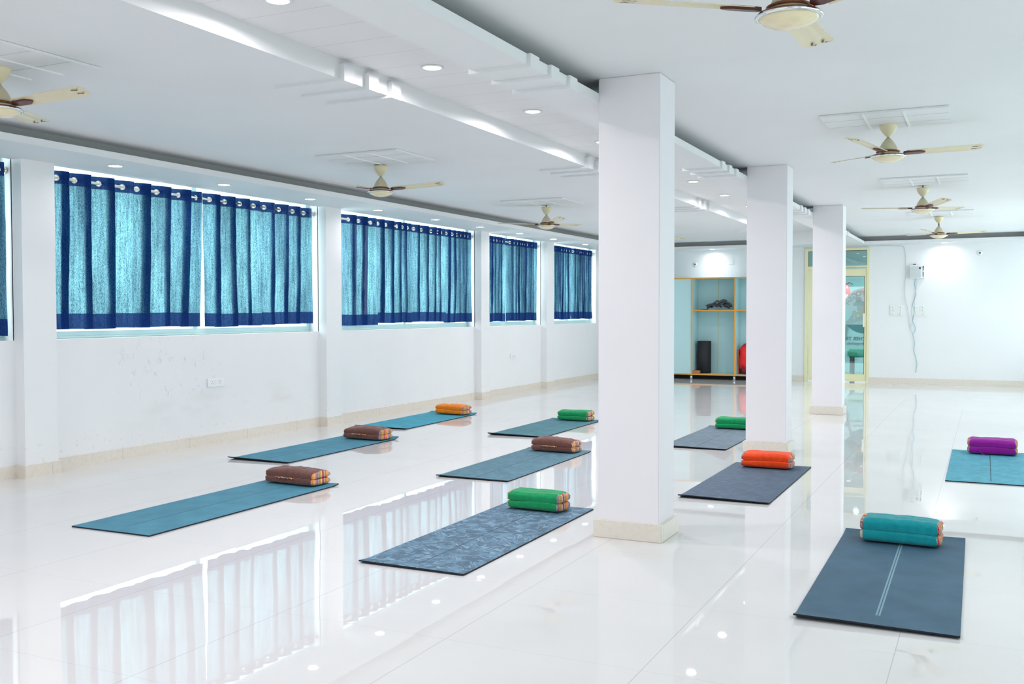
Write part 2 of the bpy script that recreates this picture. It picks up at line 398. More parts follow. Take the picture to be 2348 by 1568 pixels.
def curtain(y0, y1, rings, label, seed, zb=1.135, lean=0.0, flare=0.0, base_dx=0):
    rnd = random.Random(seed)
    t = thing('curtain', label, 'curtain', (XRD, (y0+y1)/2, zb), 0, None)
    yc = (y0+y1)/2
    # plan outline of the pleats: rises through each ring to a front fold, doubles back, and starts again behind the rod
    A = .036; pts = []; ringk = []
    rs = list(rings)
    pts.append((y0, -A*.9))
    for i, r in enumerate(rs):
        gap = (rs[i+1]-r) if i+1 < len(rs) else (y1-r)*1.6
        gp = (r-rs[i-1]) if i else (r-y0)*1.8
        a = A*rnd.uniform(.85, 1.15)
        if i or r-y0 > .06: pts.append((r-gp*.17, -a*.55))
        ringk.append(len(pts)); pts.append((r, 0))
        if i+1 < len(rs):
            q_ = rnd.uniform(.30, .62)
            pts += [(r+gap*.22, a*.85), (r+gap*.50, a*1.15), (r+gap*.56, a*.95), (r+gap*.48, a*.70), (r+gap*(.50-q_*.5), a*.50), (r+gap*(.46-q_*.5), a*.25), (r+gap*(.52-q_*.5), a*.02), (r+gap*.54, -a*.5), (r+gap*.70, -a*.95)]
        else:
            pts += [(r+(y1-r)*.5, a*.8), (y1, a*.6)]
    P = spline([(p[0], p[1], 0) for p in pts], 10)
    ringP = [k_*10 for k_ in ringk]
    # resample by length
    L = [0]
    for a_, b_ in zip(P, P[1:]): L.append(L[-1]+(b_-a_).length)
    ringL = [L[k_] for k_ in ringP]
    N = int(L[-1]/.0075); S = []
    j = 0
    for i in range(N+1):
        s = L[-1]*i/N
        while j < len(L)-2 and L[j+1] < s: j += 1
        f = (s-L[j])/max(1e-9, L[j+1]-L[j]); q = P[j].lerp(P[j+1], min(1, f)); S.append((q.x, q.y, s))
    zt = 2.416; HB, HH = .105, .128
    def col_at(i, z):
        y, x, s = S[i]
        d = (zt-z)/(zt-zb)
        w = noise.noise(Vector((s*2.2, d*1.3, seed*7.1)))*.022*d + noise.noise(Vector((s*6, d*2.5, seed*3.3)))*.012*d
        sp = (y-yc)*(1+flare*d)+lean*d
        xx = x*(1-.25*d)+noise.noise(Vector((s*4, d*2, seed*1.7)))*.020*d
        zz = z+.016*noise.noise(Vector((s*1.4, 0, seed*5.3)))*d*d
        return (XRD+xx+.004*noise.noise(Vector((s*22, z*9, seed))), yc+sp+w, zz)
    def sheet(name, zs, m, holes=False):
        bm = bmesh.new(); rows = []
        for z in zs: rows.append([bm.verts.new(Vector(col_at(i, z if callable(z) is False else z)) - Vector(t.location)) for i in range(N+1)])
        for r_, (ra, rb) in enumerate(zip(rows, rows[1:])):
            zm = (zs[r_]+zs[r_+1])/2
            for i in range(N):
                if holes:
                    sm = (S[i][2]+S[i+1][2])/2
                    if any((sm-q)**2+(zm-ZR)**2 < .0185**2 for q in ringL): continue
                bm.faces.new((ra[i], ra[i+1], rb[i+1], rb[i]))
        return link(name, bm, m, t, True)
    sheet('header_band', [zt-HB*i/16 for i in range(17)], M_hem, True)
    n = 26; sheet('cloth', [zt-HB-(zt-HB-zb-HH)*i/n for i in range(n+1)], M_cloth)
    sheet('hem', [zb+HH-HH*i/6 for i in range(7)], M_hem)
    for q in ringL:
        i = min(range(N+1), key=lambda k_: abs(S[k_][2]-q)); i = min(max(i, 1), N-1)
        tx = Vector((S[i+1][1]-S[i-1][1], S[i+1][0]-S[i-1][0], 0)).normalized(); nrm = Vector((tx.y, -tx.x, 0))
        bm = bmesh.new(); torus(bm, Vector((XRD+S[i][1], S[i][0], ZR))-Vector(t.location), nrm, .0215, .0048); link('eyelet', bm, M_steel, t, True)
    return t
cw = 'at the large window left of centre'
curtain(5.60, 6.49, [5.70, 5.877, 6.123, 6.377], 'leftmost navy curtain panel '+cw, 1)
curtain(6.50, 7.33, [6.545, 6.775, 7.045, 7.27], 'navy curtain panel left of the bright slit '+cw, 2, lean=-.03, zb=1.14)
curtain(7.39, 8.17, [7.447, 7.666, 7.882, 8.086], 'navy curtain panel right of the bright slit '+cw, 3, zb=1.135, lean=.012)
curtain(8.18, 9.03, [8.256, 8.492, 8.716, 8.913], 'rightmost navy curtain panel '+cw+', beside the pier', 4, zb=1.145)
cw = 'of the four at the second large window'
curtain(9.60, 10.33, [9.764, 9.97, 10.225], 'leftmost navy curtain panel '+cw, 5, zb=1.12)
curtain(10.34, 11.15, [10.383, 10.567, 10.82, 10.95, 11.067], 'second navy curtain panel from the left '+cw, 6, zb=1.135)
curtain(11.17, 12.05, [11.227, 11.427, 11.685, 11.85, 11.945], 'third navy curtain panel from the left '+cw, 7, zb=1.14)
curtain(12.06, 12.80, [12.096, 12.255, 12.40, 12.486, 12.60, 12.70], 'rightmost navy curtain panel '+cw, 8, zb=1.125)
curtain(13.30, 13.93, [13.36, 13.431, 13.54, 13.636, 13.74, 13.839], 'navy curtain on the left of the gap at the third window', 9, zb=1.125)
curtain(14.03, 15.13, [14.126, 14.25, 14.37, 14.462, 14.56, 14.644, 14.74, 14.83, 14.92, 14.996], 'navy curtain on the right of the gap at the third window', 10, zb=1.13)
curtain(15.78, 16.62, [15.84, 15.932, 16.0, 16.081, 16.19, 16.30, 16.42, 16.546], 'left navy curtain at the farthest window, partly hidden by the pier', 11, zb=1.14)
curtain(16.70, 17.68, [16.76, 16.86, 16.963, 17.04, 17.121, 17.21, 17.302, 17.42, 17.532, 17.60], 'right navy curtain at the farthest window', 12, zb=1.14)
curtain(3.6, 5.215, [3.7, 3.93, 4.17, 4.42, 4.66, 4.82, 4.93, 5.02, 5.10, 5.17], 'navy curtain cut by the left edge of the picture', 13, zb=1.10)
curtain(1.85, 3.55, [1.95, 2.2, 2.45, 2.7, 2.95, 3.2, 3.45], 'added unseen navy curtain outside the left edge of the picture', 14, zb=1.10)  # unseen curtain added to keep window light off the near floor
for (a, b), lab in zip(WL, ('steel curtain rod ending at the left edge of the picture', 'steel curtain rod across the large window left of centre', 'steel curtain rod across the second large window',
                            'steel curtain rod across the third window', 'steel curtain rod across the farthest window')):
    t = thing('curtain_rod', lab, 'curtain rod', (XRD, (a+b)/2, ZR)); h = (b-a)/2
    bm = bmesh.new(); cyl(bm, (0, -h+.02, 0), (0, h-.02, 0), .0125, 16); link('rod', bm, M_steel, t, True)
    for s in (-1, 1):
        bm = bmesh.new(); cyl(bm, (0, s*(h-.001), 0), (0, s*(h-.016), 0), .026, 20); cyl(bm, (0, s*(h-.016), 0), (0, s*(h-.045), 0), .018, 20); link('end_bracket', bm, M_steel, t, True)

# ------------------------------------------------------------------ yoga mats
def mat_mat(name, top, kind, line=0):
    """kind: plain / leaf / grain ; line: 0 none, 1 dark, 2 pale double"""
    top = tuple(c*.88 for c in top); m = mat(name, top, rough=.66, spec=.25); g = G(m); v = g.obj(); x, y, z = g.xyz(v)
    base = g.mix(g.ramp(g.noise(v, 5.5, 4), .3, .7), tuple(c*.86 for c in top), tuple(min(1, c*1.12) for c in top))
    if kind == 'leaf':
        # pale brush strokes fanned like leaves over a slate ground
        vo = g.n('TexVoronoi'); vo.inputs['Scale'].default_value = 9.0; g.l(g.map(v, (1, 1.0, .01)), vo.inputs['Vector'])
        ang = g.math('MULTIPLY', g.xyz(vo.outputs['Color'])[0], 6.28)
        ca, sa = g.math('COSINE', ang), g.math('SINE', ang)
        dx = g.math('SUBTRACT', x, 0.0); u = g.math('ADD', g.math('MULTIPLY', x, ca), g.math('MULTIPLY', y, sa)); w = g.math('SUBTRACT', g.math('MULTIPLY', y, ca), g.math('MULTIPLY', x, sa))
        cv = g.n('CombineXYZ'); g.l(g.math('MULTIPLY', u, 5), cv.inputs[0]); g.l(g.math('MULTIPLY', w, 60), cv.inputs[1])
        st = g.ramp(g.noise(cv.outputs[0], 1.6, 2), .44, .60)
        bl = g.ramp(g.noise(v, 16, 3, .8), .42, .58)
        base = g.mix(g.math('MULTIPLY', g.math('MULTIPLY', st, bl), .9), base, (.24, .40, .53))
        base = g.mix(g.math('MULTIPLY', g.ramp(g.noise(v, 13, 3), .5, .6), .55), base, (.14, .27, .39))
    if kind == 'grain':
        st = g.ramp(g.noise(g.map(v, (9, 80, 1)), 1.6, 3), .50, .62)
        base = g.mix(g.math('MULTIPLY', st, .62), base, tuple(min(1, c*1.7+.04) for c in top))
    if line == 1:
        d = g.math('LESS_THAN', g.math('ABSOLUTE', x), .0035); yl = g.math('LESS_THAN', g.math('ABSOLUTE', y), .80)
        base = g.mix(g.math('MULTIPLY', g.math('MULTIPLY', d, yl), .8), base, (.02, .04, .06))
    if line == 2:
        ax = g.math('ABSOLUTE', x); d = g.math('LESS_THAN', g.math('ABSOLUTE', g.math('SUBTRACT', ax, .006)), .0035); yl = g.math('GREATER_THAN', y, -.74)
        base = g.mix(g.math('MULTIPLY', g.math('MULTIPLY', d, yl), .5), base, (.35, .55, .60))
        # faint flower mark stamped near the foot end
        dy = g.math('ADD', y, .815); ang = g.math('ARCTAN2', dy, x); rr = g.math('SQRT', g.math('ADD', g.math('MULTIPLY', x, x), g.math('MULTIPLY', g.math('MULTIPLY', dy, dy), 2.2)))
        pet = g.math('ADD', .045, g.math('MULTIPLY', g.math('ABSOLUTE', g.math('SINE', g.math('MULTIPLY', ang, 3))), .03))
        ring = g.math('LESS_THAN', g.math('ABSOLUTE', g.math('SUBTRACT', rr, pet)), .004)
        base = g.mix(g.math('MULTIPLY', ring, .5), base, (.04, .09, .13))
    # rubber edge and underside are near black
    geo = g.n('NewGeometry'); nz = g.xyz(geo.outputs['Normal'])[2]
    side = g.math('LESS_THAN', nz, .35)
    base = g.mix(side, base, (.012, .018, .03))
    g.l(base, g.b.inputs['Base Color'])
    wv = g.n('TexNoise'); wv.inputs['Scale'].default_value = 420; wv.inputs['Detail'].default_value = 1; g.l(v, wv.inputs['Vector'])
    hh = g.math('ADD', g.math('MULTIPLY', wv.outputs[0], .3), g.math('MULTIPLY', g.noise(v, 3, 3), 2.0))
    b = g.n('Bump'); b.inputs['Strength'].default_value = .35; b.inputs['Distance'].default_value = .004
    g.l(hh, b.inputs['Height']); g.l(b.outputs[0], g.b.inputs['Normal'])
    return m
MW, ML = .612, 1.78
def yoga_mat(c0, c1, ang, material, label, curl=(0, 0), seed=0, th=.0075, length=ML, width=MW):
    """c0, c1: centre of the near end; ang: turn in degrees; curl = lift of near/far corners (left, right)"""
    bm = bmesh.new(); nx, ny = 16, 60; top, bot = [], []
    for j in range(ny+1):
        ty = j/ny; y = (ty-.5)*length; rt_, rb_ = [], []
        for i in range(nx+1):
            tx = i/nx; x = (tx-.5)*width
            e0 = max(0, 1-ty/.06)**2; e1 = max(0, (ty-.945)/.055)**2
            cl = curl[0]*e0*(1-.55*tx)+curl[1]*e1*(.5+.5*abs(2*tx-1))
            z = cl+.0014*max(0, noise.noise(Vector((x*4, y*3, seed))))
            k_ = th
            rt_.append(bm.verts.new((x, y, z+k_))); rb_.append(bm.verts.new((x, y, z)))
        top.append(rt_); bot.append(rb_)
    for j in range(ny):
        for i in range(nx):
            bm.faces.new((top[j][i], top[j][i+1], top[j+1][i+1], top[j+1][i])); bm.faces.new((bot[j][i], bot[j+1][i], bot[j+1][i+1], bot[j][i+1]))
        bm.faces.new((top[j][0], top[j+1][0], bot[j+1][0], bot[j][0])); bm.faces.new((top[j][nx], bot[j][nx], bot[j+1][nx], top[j+1][nx]))
    for i in range(nx):
        bm.faces.new((top[0][i], bot[0][i], bot[0][i+1], top[0][i+1])); bm.faces.new((top[ny][i], top[ny][i+1], bot[ny][i+1], bot[ny][i]))
    o = link('yoga_mat', bm, material)
    a = R(ang); o.rotation_euler = (0, 0, a)
    o.location = (c0-math.sin(a)*length/2, c1+math.cos(a)*length/2, .0005)
    tag(o, label, 'yoga mat', 'yoga mats laid out on the tiles'); return o
blue = (.075, .255, .37)
yoga_mat(-4.585, 4.165, .4, mat_mat('rubber_blue_teal', (.085, .29, .40), 'plain', 1), 'blue-teal yoga mat under the nearest brown cushion, front left', seed=1, curl=(.0, .008), length=1.84)
yoga_mat(-2.57, 4.185, 0.3, mat_mat('rubber_leaf_print', (.085, .155, .225), 'leaf', 1), 'slate blue yoga mat with pale brushed leaf print, left of the nearest column', seed=2, curl=(.008, 0), length=1.77, width=.60)
yoga_mat(-1.605, 6.60, 0, mat_mat('rubber_slate_grain', (.075, .12, .18), 'grain'), 'dark slate yoga mat under the orange-red cushion between two columns', seed=3, curl=(.016, 0), length=1.73)
yoga_mat(-.405, 4.185, .6, mat_mat('rubber_slate_blue', (.07, .145, .215), 'plain', 2), 'big slate blue yoga mat with pale centre line, bottom right corner', seed=4, curl=(.016, .012), length=1.82, width=.63)
yoga_mat(-3.535, 6.65, .5, mat_mat('rubber_grey_blue', (.095, .21, .27), 'grain', 1), 'grey-blue yoga mat under the middle-row brown cushion, left of the nearest column', seed=5, curl=(.010, .006), length=1.76)
yoga_mat(-5.615, 6.68, .8, mat_mat('rubber_blue_cyan', (.08, .29, .40), 'plain', 1), 'blue yoga mat under the small brown cushion near the window wall', seed=6, curl=(.018, .02), length=1.79, width=.63)
yoga_mat(-4.36, 9.15, 0.3, mat_mat('rubber_dark_teal', (.09, .24, .29), 'plain', 1), 'dark teal yoga mat under the small green cushion left of the nearest column', seed=7, curl=(.018, .006), length=1.70, width=.62)
yoga_mat(-6.0, 9.16, 1.6, mat_mat('rubber_turquoise', (.05, .37, .50), 'plain'), 'turquoise yoga mat under the amber cushion, closest to the window wall', seed=8, curl=(.018, .015), length=1.76, width=.64)
yoga_mat(-2.475, 9.02, 0, mat_mat('rubber_charcoal', (.13, .19, .24), 'grain', 1), 'grey yoga mat under the green cushion seen between two columns', seed=9, curl=(.014, .01), length=1.80)
yoga_mat(.02, 8.09, .3, mat_mat('rubber_teal', (.085, .36, .47), 'grain', 1), 'teal yoga mat under the magenta cushion at the right edge', seed=10, curl=(0, .006), length=1.80, width=.62)

# ------------------------------------------------------------------ folded cushions
def fabric(name, col, var=.12, wav=False):
    m = mat(name, col, rough=.85, spec=.15, var=var, scale=30, bump=.5, bscale=160, sheen=.25); return m
def trim_mat(name, seed, base=(.28, .09, .09)):
    """woven border: stripes, blocks of orange, red, ochre"""
    m = mat(name, base, rough=.8, spec=.15); g = G(m); v = g.obj(); x, y, z = g.xyz(v)
    u = g.math('MULTIPLY', g.math('ADD', g.math('ADD', y, x), seed*.37), 1/.15)
    f = g.math('FRACT', u)
    cr = g.n('ValToRGB'); cr.color_ramp.interpolation = 'CONSTANT'; e = cr.color_ramp.elements
    cols = [(.0, (.42, .02, .02)), (.14, (.55, .50, .36)), (.17, (.25, .07, .07)), (.21, (.6, .55, .42)), (.24, (.25, .07, .07)), (.30, (.90, .27, .01)), (.46, (.55, .50, .36)), (.49, (.22, .07, .09)),
            (.53, (.55, .46, .42)), (.56, (.30, .13, .16)), (.72, (.55, .46, .42)), (.75, (.20, .06, .08)), (.79, (.50, .28, .02)), (.93, (.6, .5, .4))]
    for i, (p, c) in enumerate(cols):
        el = e[i] if i < 2 else e.new(p); el.position = p; el.color = (*c, 1)
    g.l(f, cr.inputs[0])
    sp = g.ramp(g.noise(v, 260, 2), .5, .6)
    g.l(g.mix(g.math('MULTIPLY', sp, .35), cr.outputs[0], (.75, .62, .55)), g.b.inputs['Base Color'])
    return m
def cushion(loc, ang, w, d, h, m, mt, label, style='ridge', seed=0, fringe=False):
    t = thing('folded_cushion', label, 'cushion', (loc[0], loc[1], loc[2]), R(ang), 'folded cushions on the mats')
    NX, NS = 44, 48
    def lobe(z0, hh, name, dd, yo, sd):
        bm = bmesh.new(); rings = []
        for i in range(NX+1):
            tx = i/NX*2-1
            e = (1-abs(tx)**8)**.25 if abs(tx) < 1 else 0
            e = .80+.20*min(1, (1-abs(tx))*9)**.5
            x = tx*w/2
            ring = []
            for k_ in range(NS):
                a = 2*PI*k_/NS; ca, sa = math.cos(a), math.sin(a)
                inner = (sa < 0) if name == 'upper_half' else (sa > 0)
                n_ = 2/(6.0 if inner and ca < 0 else 3.6 if inner else 2.7)
                yy_ = math.copysign(abs(ca)**n_, ca)*dd/2
                zz = math.copysign(abs(sa)**n_, sa)*hh/2*e
                if inner and ca < 0: zz += math.copysign(.0035, sa)*(abs(ca)**.5)
                if style == 'tuft' and name == 'upper_half' and sa > 0: zz += .016*(1-tx*tx)*sa
                if sa > 0:
                    if style == 'ridge': zz += .0042*math.cos(yy_/dd*2*PI*3+.4)*(sa**.5)*e
                    else:
                        for (ax_, ay_) in TUFT: zz -= .016*math.exp(-(((x-ax_*w)/.030)**2+((yy_-ay_*dd)/.022)**2))*sa
                        zz += .005*sa
                q = Vector((x*5+sd, yy_*7, zz*9+seed))
                wr = noise.noise(q)*.009+noise.noise(q*3.1)*.003
                if style == 'tuft': wr += noise.noise(Vector((x*26+yy_*20, seed, 0)))*.0045
                yy2 = yy_+yo+noise.noise(Vector((x*4, sd, seed)))*.006
                zf = z0+hh/2+zz+(wr if sa > -.3 else 0)
                ring.append(bm.verts.new((x+(.006*noise.noise(Vector((a*2, seed, tx)))), yy2, max(.0008, zf))))
            rings.append(ring)
        for a_, b_ in zip(rings, rings[1:]):
            for k_ in range(NS): bm.faces.new((a_[k_], a_[(k_+1) % NS], b_[(k_+1) % NS], b_[k_]))
        ends = [[v.co.copy() for v in rings[0]], [v.co.copy() for v in rings[-1]]]
        o = link(name, bm, m, t, True)
        for s, ring in zip((-1, 1), ends):
            c = sum(ring, Vector())/NS; bm = bmesh.new(); prev_ = [bm.verts.new(p) for p in ring]
            for f_, out in ((.96, .007), (.86, .014), (.6, .019), (.25, .021)):
                cur = [bm.verts.new(c+(p-c)*f_+Vector((s*out, 0, 0))) for p in ring]
                for k_ in range(NS): bm.faces.new((prev_[k_], prev_[(k_+1) % NS], cur[(k_+1) % NS], cur[k_]))
                prev_ = cur
            bm.faces.new(prev_); link('end_panel', bm, mt, o, True)
        return o
    TUFT = [(-.30, -.05), (-.05, -.12), (.2, -.08), (-.15, .25), (.1, .28), (.33, .2)] if style == 'tuft' else []
    lobe(0.0, h*.50, 'lower_half', d, 0, seed+3)
    lobe(h*.47, h*.53, 'upper_half', d*.97, .002, seed+9)
    if style == 'tuft':
        bm = bmesh.new(); pts = [(-w*.26+w*.40*i/20, -d/2-.004+.002*math.sin(i), h*.50+.002*math.sin(i*1.3)) for i in range(21)]; tube(bm, pts, .0055, 8)
        link('front_trim', bm, mt, t, True)
    if fringe:
        bm = bmesh.new(); tube(bm, spline([(-w*.22, -d/2-.004, h*.42), (-w*.27, -d/2-.012, h*.40), (-w*.25, -d/2-.014, h*.2), (-w*.18, -d/2-.035, .006), (-w*.08, -d/2-.045, .005)], 8), .0028, 6); link('tie', bm, m, t, True)
    return t
M_brown = fabric('brown_cotton', (.175, .070, .055)); M_green = fabric('green_cotton', (.004, .30, .10)); M_teal = fabric('teal_cotton', (.004, .30, .34))
M_orange = fabric('orange_red_cotton', (.86, .065, .006)); M_amber = fabric('amber_cotton', (.90, .23, .004)); M_mag = fabric('magenta_cotton', (.30, .008, .30))
tm = [trim_mat('woven_border_%d' % i, i) for i in range(5)]
zt_ = .0107
cushion((-4.60, 5.925, zt_), -3.5, .43, .215, .102, M_brown, tm[1], 'largest brown tufted cushion, on the front left mat', 'tuft', 1)
cushion((-2.595, 5.80, zt_), -3, .345, .19, .115, M_green, tm[0], 'big green folded cushion on the leaf-print mat', 'ridge', 2)
cushion((-1.61, 8.15, zt_), -1, .365, .20, .12, M_orange, tm[2], 'orange-red folded cushion between two columns', 'ridge', 3)
cushion((-.425, 5.80, zt_), -2, .375, .20, .135, M_teal, tm[3], 'teal folded cushion on the bottom right mat', 'ridge', 4)
cushion((-3.53, 8.285, zt_), -4, .40, .20, .106, M_brown, tm[1], 'brown tufted cushion on the grey-blue mat left of the nearest column', 'tuft', 5)
cushion((-5.58, 8.31, zt_), -2, .42, .235, .106, M_brown, tm[4], 'brown tufted cushion on the blue mat near the window wall', 'tuft', 6)
cushion((-4.335, 10.755, zt_), -4, .37, .20, .115, M_green, tm[3], 'small green folded cushion just left of the nearest column', 'ridge', 7)
cushion((-5.97, 10.77, zt_), -5, .385, .22, .12, M_amber, tm[2], 'amber orange folded cushion on the turquoise mat', 'ridge', 8)
cushion((-2.44, 10.70, zt_), 1, .42, .20, .12, M_green, tm[4], 'green folded cushion cut off by the middle column', 'ridge', 9)
cushion((.03, 9.75, zt_), -1, .36, .20, .135, M_mag, tm[1], 'magenta folded cushion at the right edge with a loose tie', 'ridge', 10, fringe=True)

# ------------------------------------------------------------------ ceiling fans
M_cream = mat('cream_enamel', (.74, .66, .44), rough=.28, spec=.5, var=.03, scale=12)
M_bell = mat('cream_enamel_dull', (.60, .55, .38), rough=.35, var=.04, scale=10)
M_band = mat('brown_gold_band', (.20, .06, .025), rough=.22, metal=.35, var=.3, scale=60)
M_bowl = mat('ivory_glass_bowl', (.85, .74, .50), rough=.15, spec=.6)
M_chrome = mat('chrome', (.8, .82, .82), rough=.08, metal=1.0)
M_clip = mat('brown_blade_clip', (.11, .035, .03), rough=.35, metal=.2)
M_motif = mat('dark_brown_motif', (.05, .02, .02), rough=.5)
M_rodg = mat('worn_steel_rod', (.42, .38, .33), rough=.35, metal=.8)
def ceiling_fan(loc, th0, label, drop=.0, gap=.0):
    """drop: bare rod above the canopy cup"""
    t = thing('ceiling_fan', label, 'ceiling fan', (loc[0], loc[1], ZC), 0, 'cream three-blade ceiling fans')
    z = -drop
    bm = bmesh.new(); lathe(bm, [(0, z-.003), (.056, z-.003), (.0625, z-.007), (.0600, z-.022), (.052, z-.045), (.040, z-.064), (.026, z-.080), (.015, z-.092), (.013, z-.095), (0, z-.095)]); link('canopy', bm, M_cream, t, True)
    bm = bmesh.new(); cyl(bm, (0, 0, -.002), (0, 0, -.13-drop-gap), .0085, 14); link('downrod', bm, M_rodg if not gap else M_clip, t, True)
    zb = -.103-drop-gap
    bm = bmesh.new(); lathe(bm, [(0, zb), (.013, zb), (.021, zb-.010), (.037, zb-.030), (.052, zb-.055), (.0605, zb-.078), (.063, zb-.088), (0, zb-.088)]); link('motor_bell', bm, M_bell, t, True)
    bm = bmesh.new(); lathe(bm, [(.055, zb-.086), (.066, zb-.087), (.079, zb-.094), (.078, zb-.099), (.066, zb-.100), (.06, zb-.101)]); lathe(bm, [(.08, zb-.113), (.106, zb-.117), (.112, zb-.124), (.104, zb-.129), (.08, zb-.129)])
    link('trim_ring', bm, M_band, t, True)
    bm = bmesh.new(); lathe(bm, [(.0, zb-.098), (.068, zb-.099), (.074, zb-.106), (.094, zb-.114), (.10, zb-.118), (0, zb-.118)]); link('motor_skirt', bm, M_cream, t, True)
    bm = bmesh.new(); lathe(bm, [(.100, zb-.127), (.1165, zb-.126), (.118, zb-.130), (.114, zb-.1345), (.106, zb-.1375), (.104, zb-.134)]); link('chrome_rim', bm, M_chrome, t, True)
    bm = bmesh.new(); lathe(bm, [(.107, zb-.128), (.104, zb-.136), (.088, zb-.149), (.064, zb-.160), (.035, zb-.167), (0, zb-.169)]); link('bowl', bm, M_bowl, t, True)
    zl = zb-.108
    for k_ in range(3):
        a = R(th0+120*k_); rot = Matrix.Rotation(a, 4, 'Z')
        pitch = R(-10)
        def P3(r, s, dz=0):   # r along the blade, s across (pitched)
            return rot @ Vector((r, s*math.cos(pitch), zl+.004+.045*(r-.1)+s*math.sin(pitch)+dz))
        bm = bmesh.new(); n = 26; up_, dn_ = [], []
        for i in range(n+1):
            f = i/n; r = .135+.487*f
            wd = .050+.010*f
            if f > .9: wd *= math.sqrt(max(0.02, 1-((f-.9)/.102)**2))*.42+.58*(1-(f-.9)/.1*.35)
            sk_ = -.012*max(0, (f-.85)/.15)
            ru, rd = [], []
            for s in (-1, -.5, -.16, -.12, .5, 1):
                cam_ = .004*(1-s*s)-(.0025 if -.17 < s < -.11 else 0)
                ru.append(bm.verts.new(P3(r-(.02*abs(s) if f > .98 else 0), s*wd+sk_, cam_+.0015))); rd.append(bm.verts.new(P3(r-(.02*abs(s) if f > .98 else 0), s*wd+sk_, cam_-.0015)))
            up_.append(ru); dn_.append(rd)
        for i in range(n):
            for q in range(5):
                bm.faces.new((up_[i][q], up_[i][q+1], up_[i+1][q+1], up_[i+1][q])); bm.faces.new((dn_[i][q], dn_[i+1][q], dn_[i+1][q+1], dn_[i][q+1]))
            bm.faces.new((up_[i][0], up_[i+1][0], dn_[i+1][0], dn_[i][0])); bm.faces.new((up_[i][5], dn_[i][5], dn_[i+1][5], up_[i+1][5]))
        for q in range(5): bm.faces.new((up_[0][q], dn_[0][q], dn_[0][q+1], up_[0][q+1])); bm.faces.new((up_[n][q], up_[n][q+1], dn_[n][q+1], dn_[n][q]))
        bl = link('blade', bm, M_cream, t)
        # clip that grips the blade root
        bm = bmesh.new(); out = [(.10, .012), (.13, .024), (.205, .026), (.235, .010), (.243, .0)]
        poly = out+[(r, -s) for r, s in out[-2::-1]]
        A_ = [bm.verts.new(P3(r, s, -.0085)) for r, s in poly]; B_ = [bm.verts.new(P3(r, s, .006)) for r, s in poly]
        bm.faces.new(A_[::-1]); bm.faces.new(B_)
        for i in range(len(poly)): bm.faces.new((A_[i], A_[(i+1) % len(poly)], B_[(i+1) % len(poly)], B_[i]))
        link('blade_clip', bm, M_clip, bl)
        # two small painted flourishes near the tip
        bm = bmesh.new()
        for s0 in (-.026, .016):
            for j in range(3):
                c0 = Vector((.545+.012*j, s0+.004*j)); rr = .0075-.0015*j
                vv = [bm.verts.new(P3(c0.x+rr*math.cos(q*2*PI/3+j)*1.6, c0.y+rr*math.sin(q*2*PI/3+j), -.0028+.004*(1-(s0/.06)**2)*0)) for q in range(3)]
                bm.faces.new(vv)
            tube(bm, [P3(.56+.03*q/6, s0+.01*math.sin(q), -.003) for q in range(7)], .0009, 5)
        link('painted_motif', bm, M_motif, bl)
    return t
ceiling_fan((-.645, 3.58), 89-120, 'nearest cream ceiling fan, cut by the top edge of the picture', drop=.042)
ceiling_fan((-.65, 7.37), 14, 'cream ceiling fan at upper right, nearest of the three whole ones')
ceiling_fan((-.645, 11.2), 55, 'cream ceiling fan at upper right, middle of the three whole ones', drop=.018)
ceiling_fan((-.65, 14.9), 14, 'small distant cream ceiling fan hanging nearest the back wall', gap=.030)
ceiling_fan((-4.72, 3.6), 2, 'cream ceiling fan cut by the left edge of the picture')
ceiling_fan((-4.82, 7.40), 4, 'cream ceiling fan above the first and second large windows', drop=.020)
ceiling_fan((-4.86, 11.1), 72, 'cream ceiling fan left of the nearest column, above the second window', drop=.030)
ceiling_fan((-4.8, 14.85), 115, 'cream ceiling fan behind the nearest column, only a blade tip showing')
# plywood pads with battens the fans hang from
def pad(x, y, label, w=.79, d=.62):
    t = thing('ceiling_panel', label, 'ceiling panel', (x, y, ZC), 0, 'ceiling panels behind the fans')
    boxes('board', [(-w/2, w/2, -d/2, d/2, -.014, -.001)], M_ceil, t, bevel=.001)
    for s in (-1, 1): boxes('batten', [(s*.125-.007, s*.125+.007, -d/2+.01, d/2-.01, -.019, -.0135)], mat('white_gloss_batten', (.88, .89, .9), rough=.4) if s < 0 and not bpy.data.materials.get('white_gloss_batten') else bpy.data.materials['white_gloss_batten'], t)
    for yy_ in (-.12, .12): boxes('joint_strip', [(-w/2+.004, w/2-.004, yy_-.002, yy_+.002, -.0155, -.0135)], M_joint, t)
M_joint = mat('grey_joint', (.62, .63, .65), rough=.8)
for x, y, lab in ((-.645, 7.20, 'white board above the nearest whole fan on the right'), (-.60, 10.70, 'white board above the middle whole fan on the right'),
                  (-.60, 14.35, 'white board above the farthest fan on the right'), (-4.67, 7.10, 'white board above the fan over the large windows'), (-4.79, 10.80, 'white board above the fan left of the nearest column'),
                  (-4.66, 3.55, 'white board above the fan at the left edge')):
    pad(x, y, lab)

